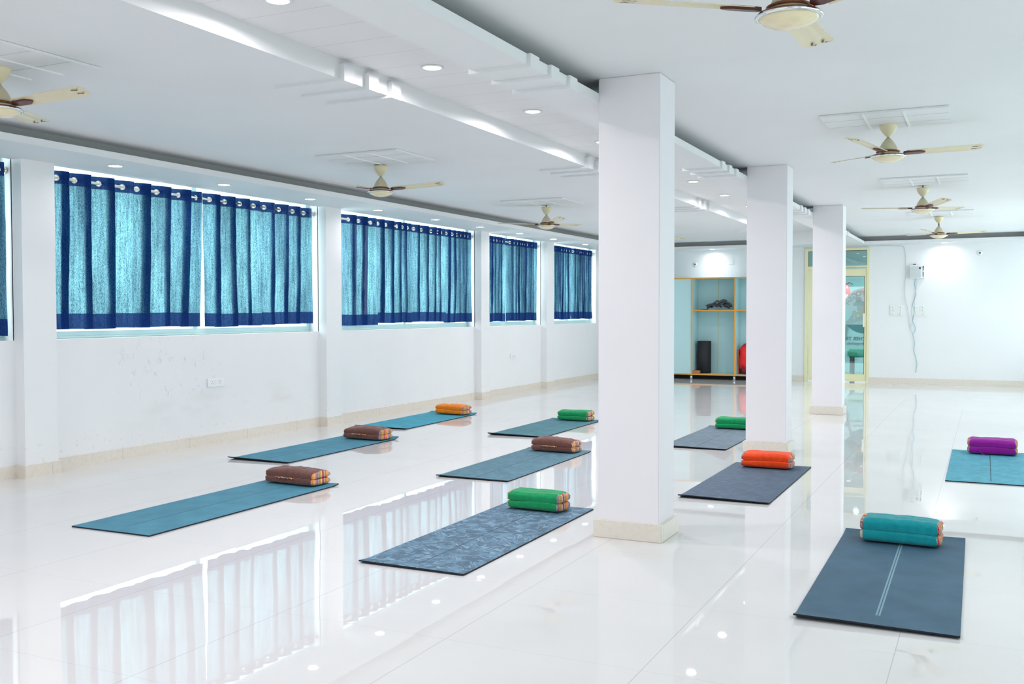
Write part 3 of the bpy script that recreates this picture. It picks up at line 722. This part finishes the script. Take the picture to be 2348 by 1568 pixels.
# ------------------------------------------------------------------ downlights
M_led = bpy.data.materials.new('downlight_lens'); M_led.use_nodes = True
g_ = G(M_led); e_ = g_.n('Emission'); e_.inputs[0].default_value = (1, .97, .96, 1); e_.inputs[1].default_value = 14
g_.l(e_.outputs[0], M_led.node_tree.nodes['Material Output'].inputs[0])
M_white = mat('white_plastic', (.84, .85, .85), rough=.35)
proto = None
def downlight(x, y, z, label, group, power=7.0, r=.052, spread=162):
    global proto
    if proto is None:
        t = thing('downlight', label, 'ceiling light', (x, y, z), 0, group)
        bm = bmesh.new(); lathe(bm, [(r, -.001), (r+.014, -.0012), (r+.015, -.004), (r+.004, -.008), (r-.001, -.006)], 32); link('bezel', bm, M_white, t, True)
        bm = bmesh.new(); lathe(bm, [(0, -.0075), (r*.6, -.0072), (r, -.0055)], 32); link('lens', bm, M_led, t, True)
        proto = t
    else:
        t = dup(proto, (x, y, z), 0, label, group)
    l = bpy.data.lights.new('downlight_glow', 'AREA'); l.shape = 'DISK'; l.size = .10; l.energy = power*1.05; l.color = (1, .925, .955); l.spread = R(spread)
    o = bpy.data.objects.new("downlight_glow", l); COL.objects.link(o); o.parent = t; o.location = (0, 0, -.0095)
    return t
ORD = ['nearest', 'second nearest', 'third nearest', 'fourth nearest', 'fifth nearest', 'sixth nearest', 'seventh nearest', 'eighth nearest', 'ninth nearest', 'farthest']
gl = 'round downlights in the low strip above the curtains'
for i, (y) in enumerate([5.83, 7.12, 8.40, 9.66, 10.97, 12.20, 13.47, 14.75, 16.15]):
    downlight(-6.335 if i else -6.30, y, ZS, '%s downlight in the strip above the curtains' % ORD[i], gl, 2.0)
downlight(-6.32, 17.4, ZS, 'downlight in the strip above the curtains nearest the back corner', gl, 2.0)
for y, n_ in ((4.55, 'first'), (3.25, 'second'), (1.95, 'third'), (.65, 'fourth')): downlight(-6.32, y, ZS, '%s downlight in the curtain strip outside the left edge of the picture' % n_, gl, 2.0)
gc = 'round downlights in the raised ceiling tray'
for i, y in enumerate([3.64, 5.02, 6.42, 7.82, 9.22, 10.62, 12.03, 13.43, 14.83, 16.23]):
    downlight(-2.915, y, ZT, '%s downlight in the raised tray left of the columns' % ORD[i], gc, 14, spread=170)
for y, n_ in ((2.24, 'first'), (.84, 'second'), (-.56, 'third')): downlight(-2.915, y, ZT, '%s downlight in the raised tray outside the top of the picture' % n_, gc, 14, spread=170)
gb = 'round downlights in the low strip along the back wall'
for x, lab in ((-4.72, 'downlight above the wooden shelf unit'), (-.72, 'downlight above the fuse box on the back wall')):
    downlight(x, 18.53, ZS, lab, gb, 0.9, spread=118)
gr_ = 'round downlights in the low strip by the right wall'
for i, y in enumerate([1.5, 4.5, 7.5, 10.5, 13.5, 16.5]): downlight(1.06, y, ZS, '%s downlight in the strip by the right wall, outside the picture' % ORD[i], gr_, 8)

# ------------------------------------------------------------------ shelf unit at the back wall
M_ply = mat('orange_ply_edge', (.78, .36, .05), rough=.45, var=.08, scale=18, stretch=(1, 1, 6))
M_lam = mat('pale_aqua_laminate', (.50, .74, .76), rough=.45)
sx0, sx1, sy0, sy1, sz0, sz1 = -5.85, -3.42, 18.30, 18.74, .085, 1.905
t = thing('shelf_unit', 'wide open shelf unit with orange plywood edges by the back wall', 'shelf', ((sx0+sx1)/2, (sy0+sy1)/2, 0))
ox, oy = (sx0+sx1)/2, (sy0+sy1)/2
def sb(name, l, m, bevel=0): return boxes(name, [(a-ox, b-ox, c-oy, d-oy, e, f) for a, b, c, d, e, f in l], m, t, bevel)
dv = [sx0, -5.045, -4.235, sx1]; th_ = .024
sb('back_panel', [(sx0, sx1, sy1-.012, sy1, sz0, sz1)], M_lam)
for xx in dv:
    x_a = min(max(xx-th_/2, sx0), sx1-th_)
    sb('upright', [(x_a, x_a+th_, sy0+.006, sy1-.012, sz0+th_, sz1-th_)], M_lam)
sb('top', [(sx0, sx1, sy0+.006, sy1-.012, sz1-th_, sz1)], M_lam); sb('bottom', [(sx0, sx1, sy0+.006, sy1-.012, sz0, sz0+th_)], M_lam)
sb('shelf', [(-5.033, -4.247, sy0+.006, sy1-.012, 1.282, 1.304)], M_lam); sb('shelf', [(-4.223, sx1-th_, sy0+.006, sy1-.012, 1.282, 1.304)], M_lam)
el = [(sx0, sx1, sy0, sy0+.006, sz1-th_, sz1), (sx0, sx1, sy0, sy0+.006, sz0, sz0+th_)]
for xx in dv:
    x_a = min(max(xx-th_/2, sx0), sx1-th_); el.append((x_a, x_a+th_, sy0, sy0+.006, sz0+th_, sz1-th_))
el += [(-5.033, -4.247, sy0, sy0+.006, 1.282, 1.304), (-4.223, sx1-th_, sy0, sy0+.006, 1.282, 1.304)]
sb('edge_banding', el, M_ply)
sb('door', [(sx0+th_, -5.057, sy0+.012, sy0+.030, sz0+th_, sz1-th_)], M_lam)
sb('joint_strip', [(-4.655, -4.643, sy1-.016, sy1-.012, sz0+th_, sz1-th_)], mat('yellow_green_gap', (.62, .62, .34), rough=.6))
for xx in (-5.80, -5.06, -4.25, -3.47):
    for y_ in (sy0+.05, sy1-.06):
        bm = bmesh.new(); cyl(bm, (xx-ox, y_-oy, 0), (xx-ox, y_-oy, sz0), .024, 18); link('foot', bm, M_chrome, t, True)
sb('underside_shadow', [(sx0, sx1, sy1-.10, sy1-.09, .0, sz0)], mat('under_unit_shade', (.05, .045, .04), rough=.8))  # near-black strip put in as the shadow under the unit
# pile of grey straps on the shelf
M_strap = mat('grey_cotton_webbing', (.085, .095, .105), rough=.8, var=.35, scale=25)
rnd = random.Random(5); bm = bmesh.new()
def ribbon(bm, pts, w, th=.002):
    pts = [Vector(p) for p in pts]; prev_ = None
    for i, p in enumerate(pts):
        d = (pts[min(i+1, len(pts)-1)]-pts[max(i-1, 0)]).normalized(); a = i*.35
        side = (Vector((0, 1, 0))*math.cos(a*.3)+Vector((0, 0, 1))*math.sin(a*.3)); side = (side-d*side.dot(d)).normalized()*w/2; nn = d.cross(side).normalized()*th
        cur = [bm.verts.new(p+side+nn), bm.verts.new(p-side+nn), bm.verts.new(p-side-nn), bm.verts.new(p+side-nn)]
        if prev_: [bm.faces.new((prev_[k_], prev_[(k_+1) % 4], cur[(k_+1) % 4], cur[k_])) for k_ in range(4)]
        prev_ = cur
for s in range(26):
    cx = -4.66+rnd.uniform(-.13, .27); hgt = .07+.14*math.exp(-((cx+4.52)/.13)**2)*rnd.random(); cy = 18.42+rnd.uniform(-.05, .08); rr = rnd.uniform(.035, .075); ph = rnd.uniform(0, 6)
    pts = [(cx+rr*math.cos(ph+q*.5)*(1+.2*math.sin(q)), cy+.5*rr*math.sin(ph+q*.5), max(1.312, 1.32+hgt*.7+rr*.5*math.sin(ph*2+q*.55))) for q in range(11)]
    ribbon(bm, spline(pts, 3), .038)
ribbon(bm, [(-4.93+.02*i, 18.38, 1.3075) for i in range(10)], .04)
o = link('strap_pile', bm, M_strap, None, True); o.location = (0, 0, 0)
tag(o, 'tangled heap of dark grey straps on the upper shelf', 'yoga straps', kind='stuff')
# rolled mats standing in the lower bay
t = thing('rolled_mat', 'thick black rolled mat standing upright in the shelf unit', 'rolled mat', (-4.865, 18.56, .110))
bm = bmesh.new()
prof = [(.012+.0026*i*.5, i*.5) for i in range(0, 88)]
P_ = [(r*math.cos(a)*1.12, r*math.sin(a)) for r, a in prof]
lo = [bm.verts.new((x, y, 0)) for x, y in P_]; hi = [bm.verts.new((x, y, .605)) for x, y in P_]
for i in range(len(P_)-1): bm.faces.new((lo[i], lo[i+1], hi[i+1], hi[i]))
r_ = link('roll', bm, mat('black_foam', (.018, .018, .021), rough=.7, var=.2, scale=40), t, True)
so = r_.modifiers.new('thick', 'SOLIDIFY'); so.thickness = .004
# cork block
M_cork = mat('cork_wood', (.50, .19, .08), rough=.6, var=.3, scale=14, stretch=(1, 1, 4))
o = boxes('yoga_block', [(-.075, .075, -.045, .045, 0, .058)], M_cork, None, bevel=.006); o.location = (-4.975, 18.365, .110); tag(o, 'small reddish brown block on the bottom board of the shelf unit', 'block')
# red bag and board
def blob(name, c, rad, m, parent=None, seed=0, sq=2.0, amp=.08):
    bm = bmesh.new(); bmesh.ops.create_icosphere(bm, subdivisions=4, radius=1)
    for v in bm.verts:
        n_ = v.co.normalized(); k_ = 1+amp*noise.noise(n_*2.2+Vector((seed, 0, 0)))+amp*.35*noise.noise(n_*7+Vector((seed, 3, 0)))
        q = Vector([math.copysign(abs(n_[i])**(2/sq), n_[i])*rad[i]*k_ for i in range(3)]); v.co = q+Vector(c)
    return link(name, bm, m, parent, True)
t = thing('red_bag', 'bright red slumped bag in the shelf unit, half hidden by a column', 'bag', (-4.045, 18.5, .110))
blob('bag_body', (0, 0, .30), (.15, .13, .255), mat('bright_red_fabric', (.80, .012, .012), rough=.6, var=.15, scale=9), t, 2, 2.6, .14)
blob('bag_base', (.02, 0, .10), (.125, .125, .10), mat('maroon_fabric', (.30, .004, .03), rough=.7), t, 5, 2.6, .08)
o = boxes('wooden_board', [(-.012, .012, -.12, .12, 0, .46)], M_cork, None, bevel=.003); o.location = (-4.185, 18.53, .113); o.rotation_euler = (0, R(-3), 0)
o.location = (-4.205, 18.56, .112); o.rotation_euler = (0, 0, 0); tag(o, 'reddish brown board standing beside the red bag', 'board')

# ------------------------------------------------------------------ glass door and what lies beyond
M_door = mat('cream_yellow_aluminium', (.80, .76, .48), rough=.35)
M_black = mat('black_gasket', (.02, .02, .02), rough=.5)
d = struct(boxes('door_1', [(DX0, DX0+.055, YB-.03, YB+.05, 0, DZ), (DX1-.04, DX1, YB-.03, YB+.05, 0, DZ), (DX0+.055, DX1-.04, YB-.03, YB+.05, DZ-.05, DZ), (DX0+.055, DX1-.04, YB-.03, YB+.05, 2.03, 2.085)], M_door))
M_dglass = pane_mat('teal_tinted_glass', (.62, .82, .82), .05)
boxes('transom_pane', [(DX0+.055, DX1-.04, YB+.005, YB+.011, 2.085, DZ-.05)], M_dglass, d)
boxes('gasket', [(DX0+.055, DX1-.04, YB-.002, YB+.004, DZ-.058, DZ-.05), (DX0+.055, DX0+.062, YB-.002, YB+.004, 2.085, DZ-.05), (DX1-.047, DX1-.04, YB-.002, YB+.004, 2.085, DZ-.05)], M_black, d)
lf = boxes('door_leaf', [(-2.985, -2.91, YB-.02, YB+.02, .02, 2.022), (-2.022, DX1-.045, YB-.02, YB+.02, .02, 2.022), (-2.91, -2.022, YB-.02, YB+.02, 1.90, 2.022), (-2.91, -2.022, YB-.02, YB+.02, .02, .145)], M_door, d, bevel=.002)
boxes('leaf_pane', [(-2.91, -2.02, YB+.0, YB+.006, .145, 1.90)], M_dglass, lf)
boxes('leaf_gasket', [(-2.03, -2.022, YB-.012, YB-.002, .145, 1.90), (-2.905, -2.897, YB-.012, YB-.002, .145, 1.90), (-2.9, -2.022, YB-.012, YB-.002, 1.893, 1.90)], M_black, lf)
boxes('handle', [(-2.045, -2.015, YB-.045, YB-.02, .99, 1.235)], mat('cream_handle', (.85, .82, .62), rough=.3), lf, bevel=.004)
boxes('lock_plate', [(-1.985, -1.975, YB-.023, YB-.02, 1.20, 1.22), (-1.985, -1.975, YB-.023, YB-.02, 1.02, 1.04), (-1.982, -1.976, YB-.023, YB-.02, .82, .832)], M_black, lf)
boxes('door_closer', [(-2.60, -2.18, YB-.045, YB-.02, 2.036, 2.060), (-2.18, -1.99, YB-.035, YB-.02, 2.036, 2.056)], mat('teal_grey_metal', (.30, .52, .50), rough=.35), d)
# lobby outside the door
M_lob = paint('lobby_plaster', (.66, .76, .76))
struct(boxes('wall_lobby', [(-4.6, -.4, YBB+.4, YBB+.5, 0, 2.7), (-4.7, -4.6, YB+.2, YBB+.5, 0, 2.7), (-.4, -.3, YB+.2, YBB+.5, 0, 2.7)], M_lob))
bm = bmesh.new(); box(bm, -4.7, -.3, YB+.2, YBB+.5, -.12, -.001); struct(link('floor', bm, mat('lobby_floor', (.30, .36, .36), rough=.25)))
bm = bmesh.new(); box(bm, -4.7, -.3, YB+.2, YBB+.5, 2.62, 2.7); struct(link('ceiling', bm, M_lob))
downlight(-2.3, 20.2, 2.62, 'added unseen light on the lobby ceiling beyond the glass door', None, 95)  # unseen lamp added to brighten the lobby behind the glass
# round studio sign printed on the outer pane (seen from behind, so its lettering is mirrored)
YS = 18.87
sg = thing('glass_sign', 'round studio emblem and lettering on the glass outside the door', 'sign', (-2.02, YS, 1.28))
boxes('sign_pane', [(-1.0, .45, .0, .004, -1.15, .75)], pane_mat('clear_sign_glass', (.90, .97, .97), .0), sg)
def disc_mat():
    m = bpy.data.materials.new('emblem_gradient_film'); m.use_nodes = True; g = G(m); v = g.obj(); x, y, z = g.xyz(v)
    c = g.mix(g.ramp(z, -.12, .36), (.20, .62, .64), (1.0, .46, .46)); c = g.mix(g.ramp(z, -.14, -.22), c, (.10, .42, .44))
    df = g.n('BsdfDiffuse'); g.l(c, df.inputs[0]); tl = g.n('BsdfTranslucent'); g.l(c, tl.inputs[0]); tr = g.n('BsdfTransparent')
    a = g.n('MixShader'); a.inputs[0].default_value = .5; g.l(df.outputs[0], a.inputs[1]); g.l(tl.outputs[0], a.inputs[2])
    b = g.n('MixShader'); b.inputs[0].default_value = .74; g.l(tr.outputs[0], b.inputs[1]); g.l(a.outputs[0], b.inputs[2])
    g.l(b.outputs[0], m.node_tree.nodes['Material Output'].inputs[0]); return m
def flat(name, pts, y, m, th=.0008):
    bm = bmesh.new(); A_ = [bm.verts.new((x, y, z)) for x, z in pts]; B_ = [bm.verts.new((x, y-th, z)) for x, z in pts]
    bm.faces.new(A_); bm.faces.new(B_[::-1])
    for i in range(len(pts)): bm.faces.new((A_[i], A_[(i+1) % len(pts)], B_[(i+1) % len(pts)], B_[i]))
    return link(name, bm, m, sg)
flat('emblem_disc', [(.41*math.cos(2*PI*i/64), .41*math.sin(2*PI*i/64)) for i in range(64)], -.0005, disc_mat())
M_ink = mat('teal_ink', (.06, .34, .34), rough=.6); M_ink2 = mat('olive_grey_ink', (.22, .26, .20), rough=.6); M_ink3 = mat('coral_ink', (.80, .22, .14), rough=.6); M_skin = mat('peach_ink', (.78, .45, .38), rough=.6); M_lotus = mat('amber_ink', (.75, .45, .22), rough=.6); M_pale = mat('pale_ink', (.80, .85, .80), rough=.6)
def text(s, x, z, size, m, rot=0, y=-.003, bold=0.0):
    cu = bpy.data.curves.new('lettering', 'FONT'); cu.body = s; cu.size = size; cu.extrude = .0006; cu.align_x = 'CENTER'; cu.align_y = 'CENTER'; cu.offset = bold
    tmp = bpy.data.objects.new('tmp', cu); COL.objects.link(tmp)
    dg = bpy.context.evaluated_depsgraph_get(); me = bpy.data.meshes.new_from_object(tmp.evaluated_get(dg)); bpy.data.objects.remove(tmp)
    me.materials.clear(); me.materials.append(m)
    # readable from outside (+Y); from inside the hall it is reversed
    me.transform(Matrix.Translation((x, y, z)) @ Matrix.Rotation(rot, 4, 'Y') @ Matrix.Scale(-1, 4, (1, 0, 0)) @ Matrix.Rotation(R(90), 4, 'X'))
    o = bpy.data.objects.new('lettering', me); COL.objects.link(o); o.parent = sg; return o
for i, ch in enumerate('YOGSH'):
    a = R(97+13.5*i); text(ch, .335*math.cos(a), .335*math.sin(a)-.01, .125, M_ink3 if i == 0 else (M_ink2 if i < 2 else M_ink), rot=-(a-PI/2), bold=.004)
text('TEACHER TRAINING', -.235, -.505, .086, M_ink2, bold=.002); text('iyogashala', -.165, -.588, .072, M_ink2, bold=.001)
# seated figure, lotus and wave of the emblem, as plain printed shapes
flat('emblem_hair', [(-.12+.055*math.cos(a/10*2*PI), .20+.05*math.sin(a/10*2*PI)) for a in range(10)], -.002, M_ink)
flat('emblem_hair', [(-.10+.11*math.cos(a/16*PI), .09+.10*math.sin(a/16*PI)) for a in range(17)], -.002, M_ink)
flat('emblem_face', [(-.08+.07*math.cos(a/16*2*PI), .04+.06*math.sin(a/16*2*PI)) for a in range(16)], -.0025, M_skin)
for x, z, r in ((-.19, -.03, .04), (-.12, -.06, .045), (-.05, -.04, .05), (-.21, -.09, .035), (-.14, -.11, .05), (-.05, -.12, .06)):
    flat('emblem_petal', [(x+r*math.cos(a/12*2*PI), z+r*math.sin(a/12*2*PI)) for a in range(12)], -.003-.0003*r*10, M_lotus)
flat('emblem_petal', [(-.125+.028*math.cos(a/12*2*PI), -.085+.028*math.sin(a/12*2*PI)) for a in range(12)], -.0042, M_pale)
flat('emblem_wave', [(-.36, -.22), (-.30, -.17), (-.24, -.08), (-.21, -.08), (-.20, -.16), (-.12, -.12), (.0, -.10), (.1, -.13), (.1, -.2), (-.05, -.17), (-.15, -.20), (-.25, -.235)], -.0032, M_ink)
# fire extinguisher and green-draped bench in the lobby
t = thing('fire_extinguisher', 'red fire extinguisher seen through the top of the door glass', 'fire extinguisher', (-2.56, 20.6, 1.38))
bm = bmesh.new(); lathe(bm, [(0, 0), (.065, 0), (.075, .02), (.075, .30), (.06, .36), (.03, .39), (.02, .42), (0, .42)], 24); link('cylinder', bm, mat('extinguisher_red', (.75, .04, .05), rough=.3), t, True)
boxes('label', [(-.04, .04, -.079, -.074, .10, .22)], M_white, t)
bm = bmesh.new(); tube(bm, spline([(0, 0, .42), (.06, -.02, .46), (.12, -.02, .42)], 6), .01, 8); cyl(bm, (0, 0, .41), (0, 0, .45), .02, 12); link('hose', bm, M_black, t, True)
boxes('wall_bracket', [(-.03, .03, .07, .10, .05, .35), (-.02, .02, .10, 1.35, .17, .21)], M_rodg, t)
t = thing('lobby_bench', 'low bench with green cover seen through the bottom of the door glass', 'bench', (-2.0, 20.9, 0))
boxes('bench_top', [(-.55, .55, -.22, .22, .36, .52)], mat('dark_green_cover', (.06, .38, .25), rough=.7), t, bevel=.03)
for sx in (-1, 1):
    for sy in (-1, 1): boxes('leg', [(sx*.48-.025, sx*.48+.025, sy*.17-.025, sy*.17+.025, 0, .37)], mat('dark_wood', (.06, .04, .03), rough=.6) if not bpy.data.materials.get('dark_wood') else bpy.data.materials['dark_wood'], t)

# ------------------------------------------------------------------ things on the back wall
M_pl2 = mat('ivory_plate', (.82, .84, .82), rough=.4); M_gr = mat('grey_metal_cover', (.55, .60, .61), rough=.5); M_dk = mat('near_black', (.02, .03, .05), rough=.4)
t = thing('fuse_box', 'wall-mounted fuse box with grey cover on the back wall', 'fuse box', (-1.165, YB-.001, 1.96))
boxes('housing', [(-.125, .13, -.045, 0, -.12, .115)], M_pl2, t, bevel=.006)
boxes('cover', [(-.11, .07, -.056, -.045, -.098, .09)], M_gr, t, bevel=.003)
boxes('display', [(.04, .07, -.059, -.056, .045, .075)], M_dk, t)
boxes('breaker_slot', [(.098, .118, -.0475, -.044, -.09, .095)], mat('blue_grey_slot', (.16, .32, .42), rough=.5), t)
boxes('breaker', [(.100, .116, -.053, -.047, -.005, .018)], M_white, t); boxes('breaker', [(.100, .116, -.053, -.047, .07, .09)], M_dk, t)
bm = bmesh.new(); tube(bm, spline([(-.055, -.02, .115), (-.045, -.02, .13), (-.025, -.02, .13), (-.015, -.02, .115)], 5), .006, 8); link('cable_gland', bm, M_dk, t, True)
def switch(cx, label, sockets):
    t = thing('switch_panel', label, 'switch panel', (cx, YB-.001, 1.29))
    boxes('plate', [(-.118, .118, -.012, 0, -.10, .10)], M_pl2, t, bevel=.003)
    for r_i, zz in enumerate((.058, -.002, -.062)):
        for xx in (-.03, .015):
            boxes('rocker', [(xx, xx+.024, -.017, -.012, zz-.02, zz+.02)], M_white, t, bevel=.0015)
        for xx in (-.062, .062):
            if r_i < 2 or not sockets:
                bm = bmesh.new(); cyl(bm, (xx, -.012, zz), (xx, -.02, zz), .017, 20); link('knob', bm, M_white, t, True)
            else:
                bm = bmesh.new()
                for dx, dz in ((0, .012), (-.011, -.008), (.011, -.008)): cyl(bm, (xx+dx, -.0125, zz+dz), (xx+dx, -.0135, zz+dz), .0038, 10)
                link('socket_holes', bm, mat('teal_grey_hole', (.10, .20, .20), rough=.7) if not bpy.data.materials.get('teal_grey_hole') else bpy.data.materials['teal_grey_hole'], t)
    return t
switch(-1.475, 'left switch panel on the back wall, next to the hanging cable', False)
switch(-1.117, 'right switch panel on the back wall, below the fuse box', True)
M_cable = mat('grey_green_cable', (.58, .68, .70), rough=.5); M_cable2 = mat('teal_cable', (.26, .52, .56), rough=.5)
ZB = lambda l, y=YB-.012: [(x, y, z) for x, z in l]
t = thing('wall_cable', 'thin loose cable running down the back wall past the switch panels', 'cable', (0, 0, 0))
bm = bmesh.new(); tube(bm, spline([(-1.975, YE-.02, 2.49), (-1.95, YE+.1, 2.41), (-1.9, YB-.05, 2.425), (-1.83, YB-.012, 2.425)]+ZB([(-1.70, 2.425), (-1.62, 2.432), (-1.55, 2.418), (-1.42, 2.415), (-1.37, 2.38), (-1.345, 2.21), (-1.34, 1.95), (-1.355, 1.70), (-1.345, 1.50), (-1.30, 1.30), (-1.278, 1.10), (-1.262, .98), (-1.215, .875)]), 8), .0042, 8); link('feed_cable', bm, M_cable, t, True)
bm = bmesh.new(); tube(bm, spline(ZB([(-1.185, 1.84), (-1.195, 1.74), (-1.175, 1.63), (-1.19, 1.52), (-1.225, 1.38), (-1.195, 1.28), (-1.222, 1.12), (-1.205, 1.06), (-1.175, .98), (-1.185, .92), (-1.215, .875), (-1.20, .80), (-1.185, .70), (-1.20, .60), (-1.17, .48), (-1.145, .36), (-1.155, .26), (-1.158, .20)]), 8), .004, 8); link('hanging_cable', bm, M_cable2, t, True)
bm = bmesh.new(); tube(bm, spline(ZB([(-1.165, 1.84), (-1.158, 1.74), (-1.175, 1.63), (-1.165, 1.55), (-1.195, 1.46), (-1.19, 1.30), (-1.21, 1.15), (-1.225, 1.05), (-1.255, .99)], YB-.02), 8), .0036, 8); link('branch_cable', bm, M_cable, t, True)
for x, z, lab in ((-.171, 2.259, 'round white sensor with dark eye high on the back wall at the right'), (-5.104, 2.174, 'round white sensor with dark eye above the shelf unit')):
    t = thing('wall_sensor', lab, 'sensor', (x, YB-.001, z))
    bm = bmesh.new(); cyl(bm, (0, 0, 0), (0, -.012, 0), .045, 28, .040); link('dome', bm, M_white, t, True)
    bm = bmesh.new(); cyl(bm, (0, -.012, 0), (0, -.022, 0), .016, 20, .012); link('eye', bm, mat('teal_black_lens', (.02, .10, .10), rough=.2) if not bpy.data.materials.get('teal_black_lens') else bpy.data.materials['teal_black_lens'], t, True)
o = boxes('wall_plate', [(-.055, .055, -.008, 0, -.045, .045)], M_white, None, bevel=.002); o.location = (-4.42, YB-.001, 2.20); tag(o, 'small square blank plate on the wall above the shelf unit', 'cover plate')
# sockets on the window wall
def socket(y, z, w, label, n):
    t = thing('power_socket', label, 'power socket', (XW+.001, y, z))
    boxes('plate', [(0, .010, -w/2, w/2, -.042, .042)], M_white, t, bevel=.003)
    boxes('rocker', [(.010, .0135, -.017, .017, -.022, .022)], M_pl2, t, bevel=.001)
    for s in (-1, 1)[:n]:
        boxes('outlet_face', [(.010, .0115, s*.052-.024, s*.052+.024, -.026, .026)], M_white, t, bevel=.0005)
        bm = bmesh.new()
        for dy, dz, r in ((0, .012, .0042), (-.010, -.010, .0036), (.010, -.010, .0036)): cyl(bm, (.0112, s*.052+dy, dz), (.0122, s*.052+dy, dz), r, 10)
        link('outlet_holes', bm, M_dk, t)
socket(7.435, .594, .225, 'double power socket low on the wall under the first large window', 2)
socket(14.12, .58, .24, 'small power socket low on the wall under the third window', 2)
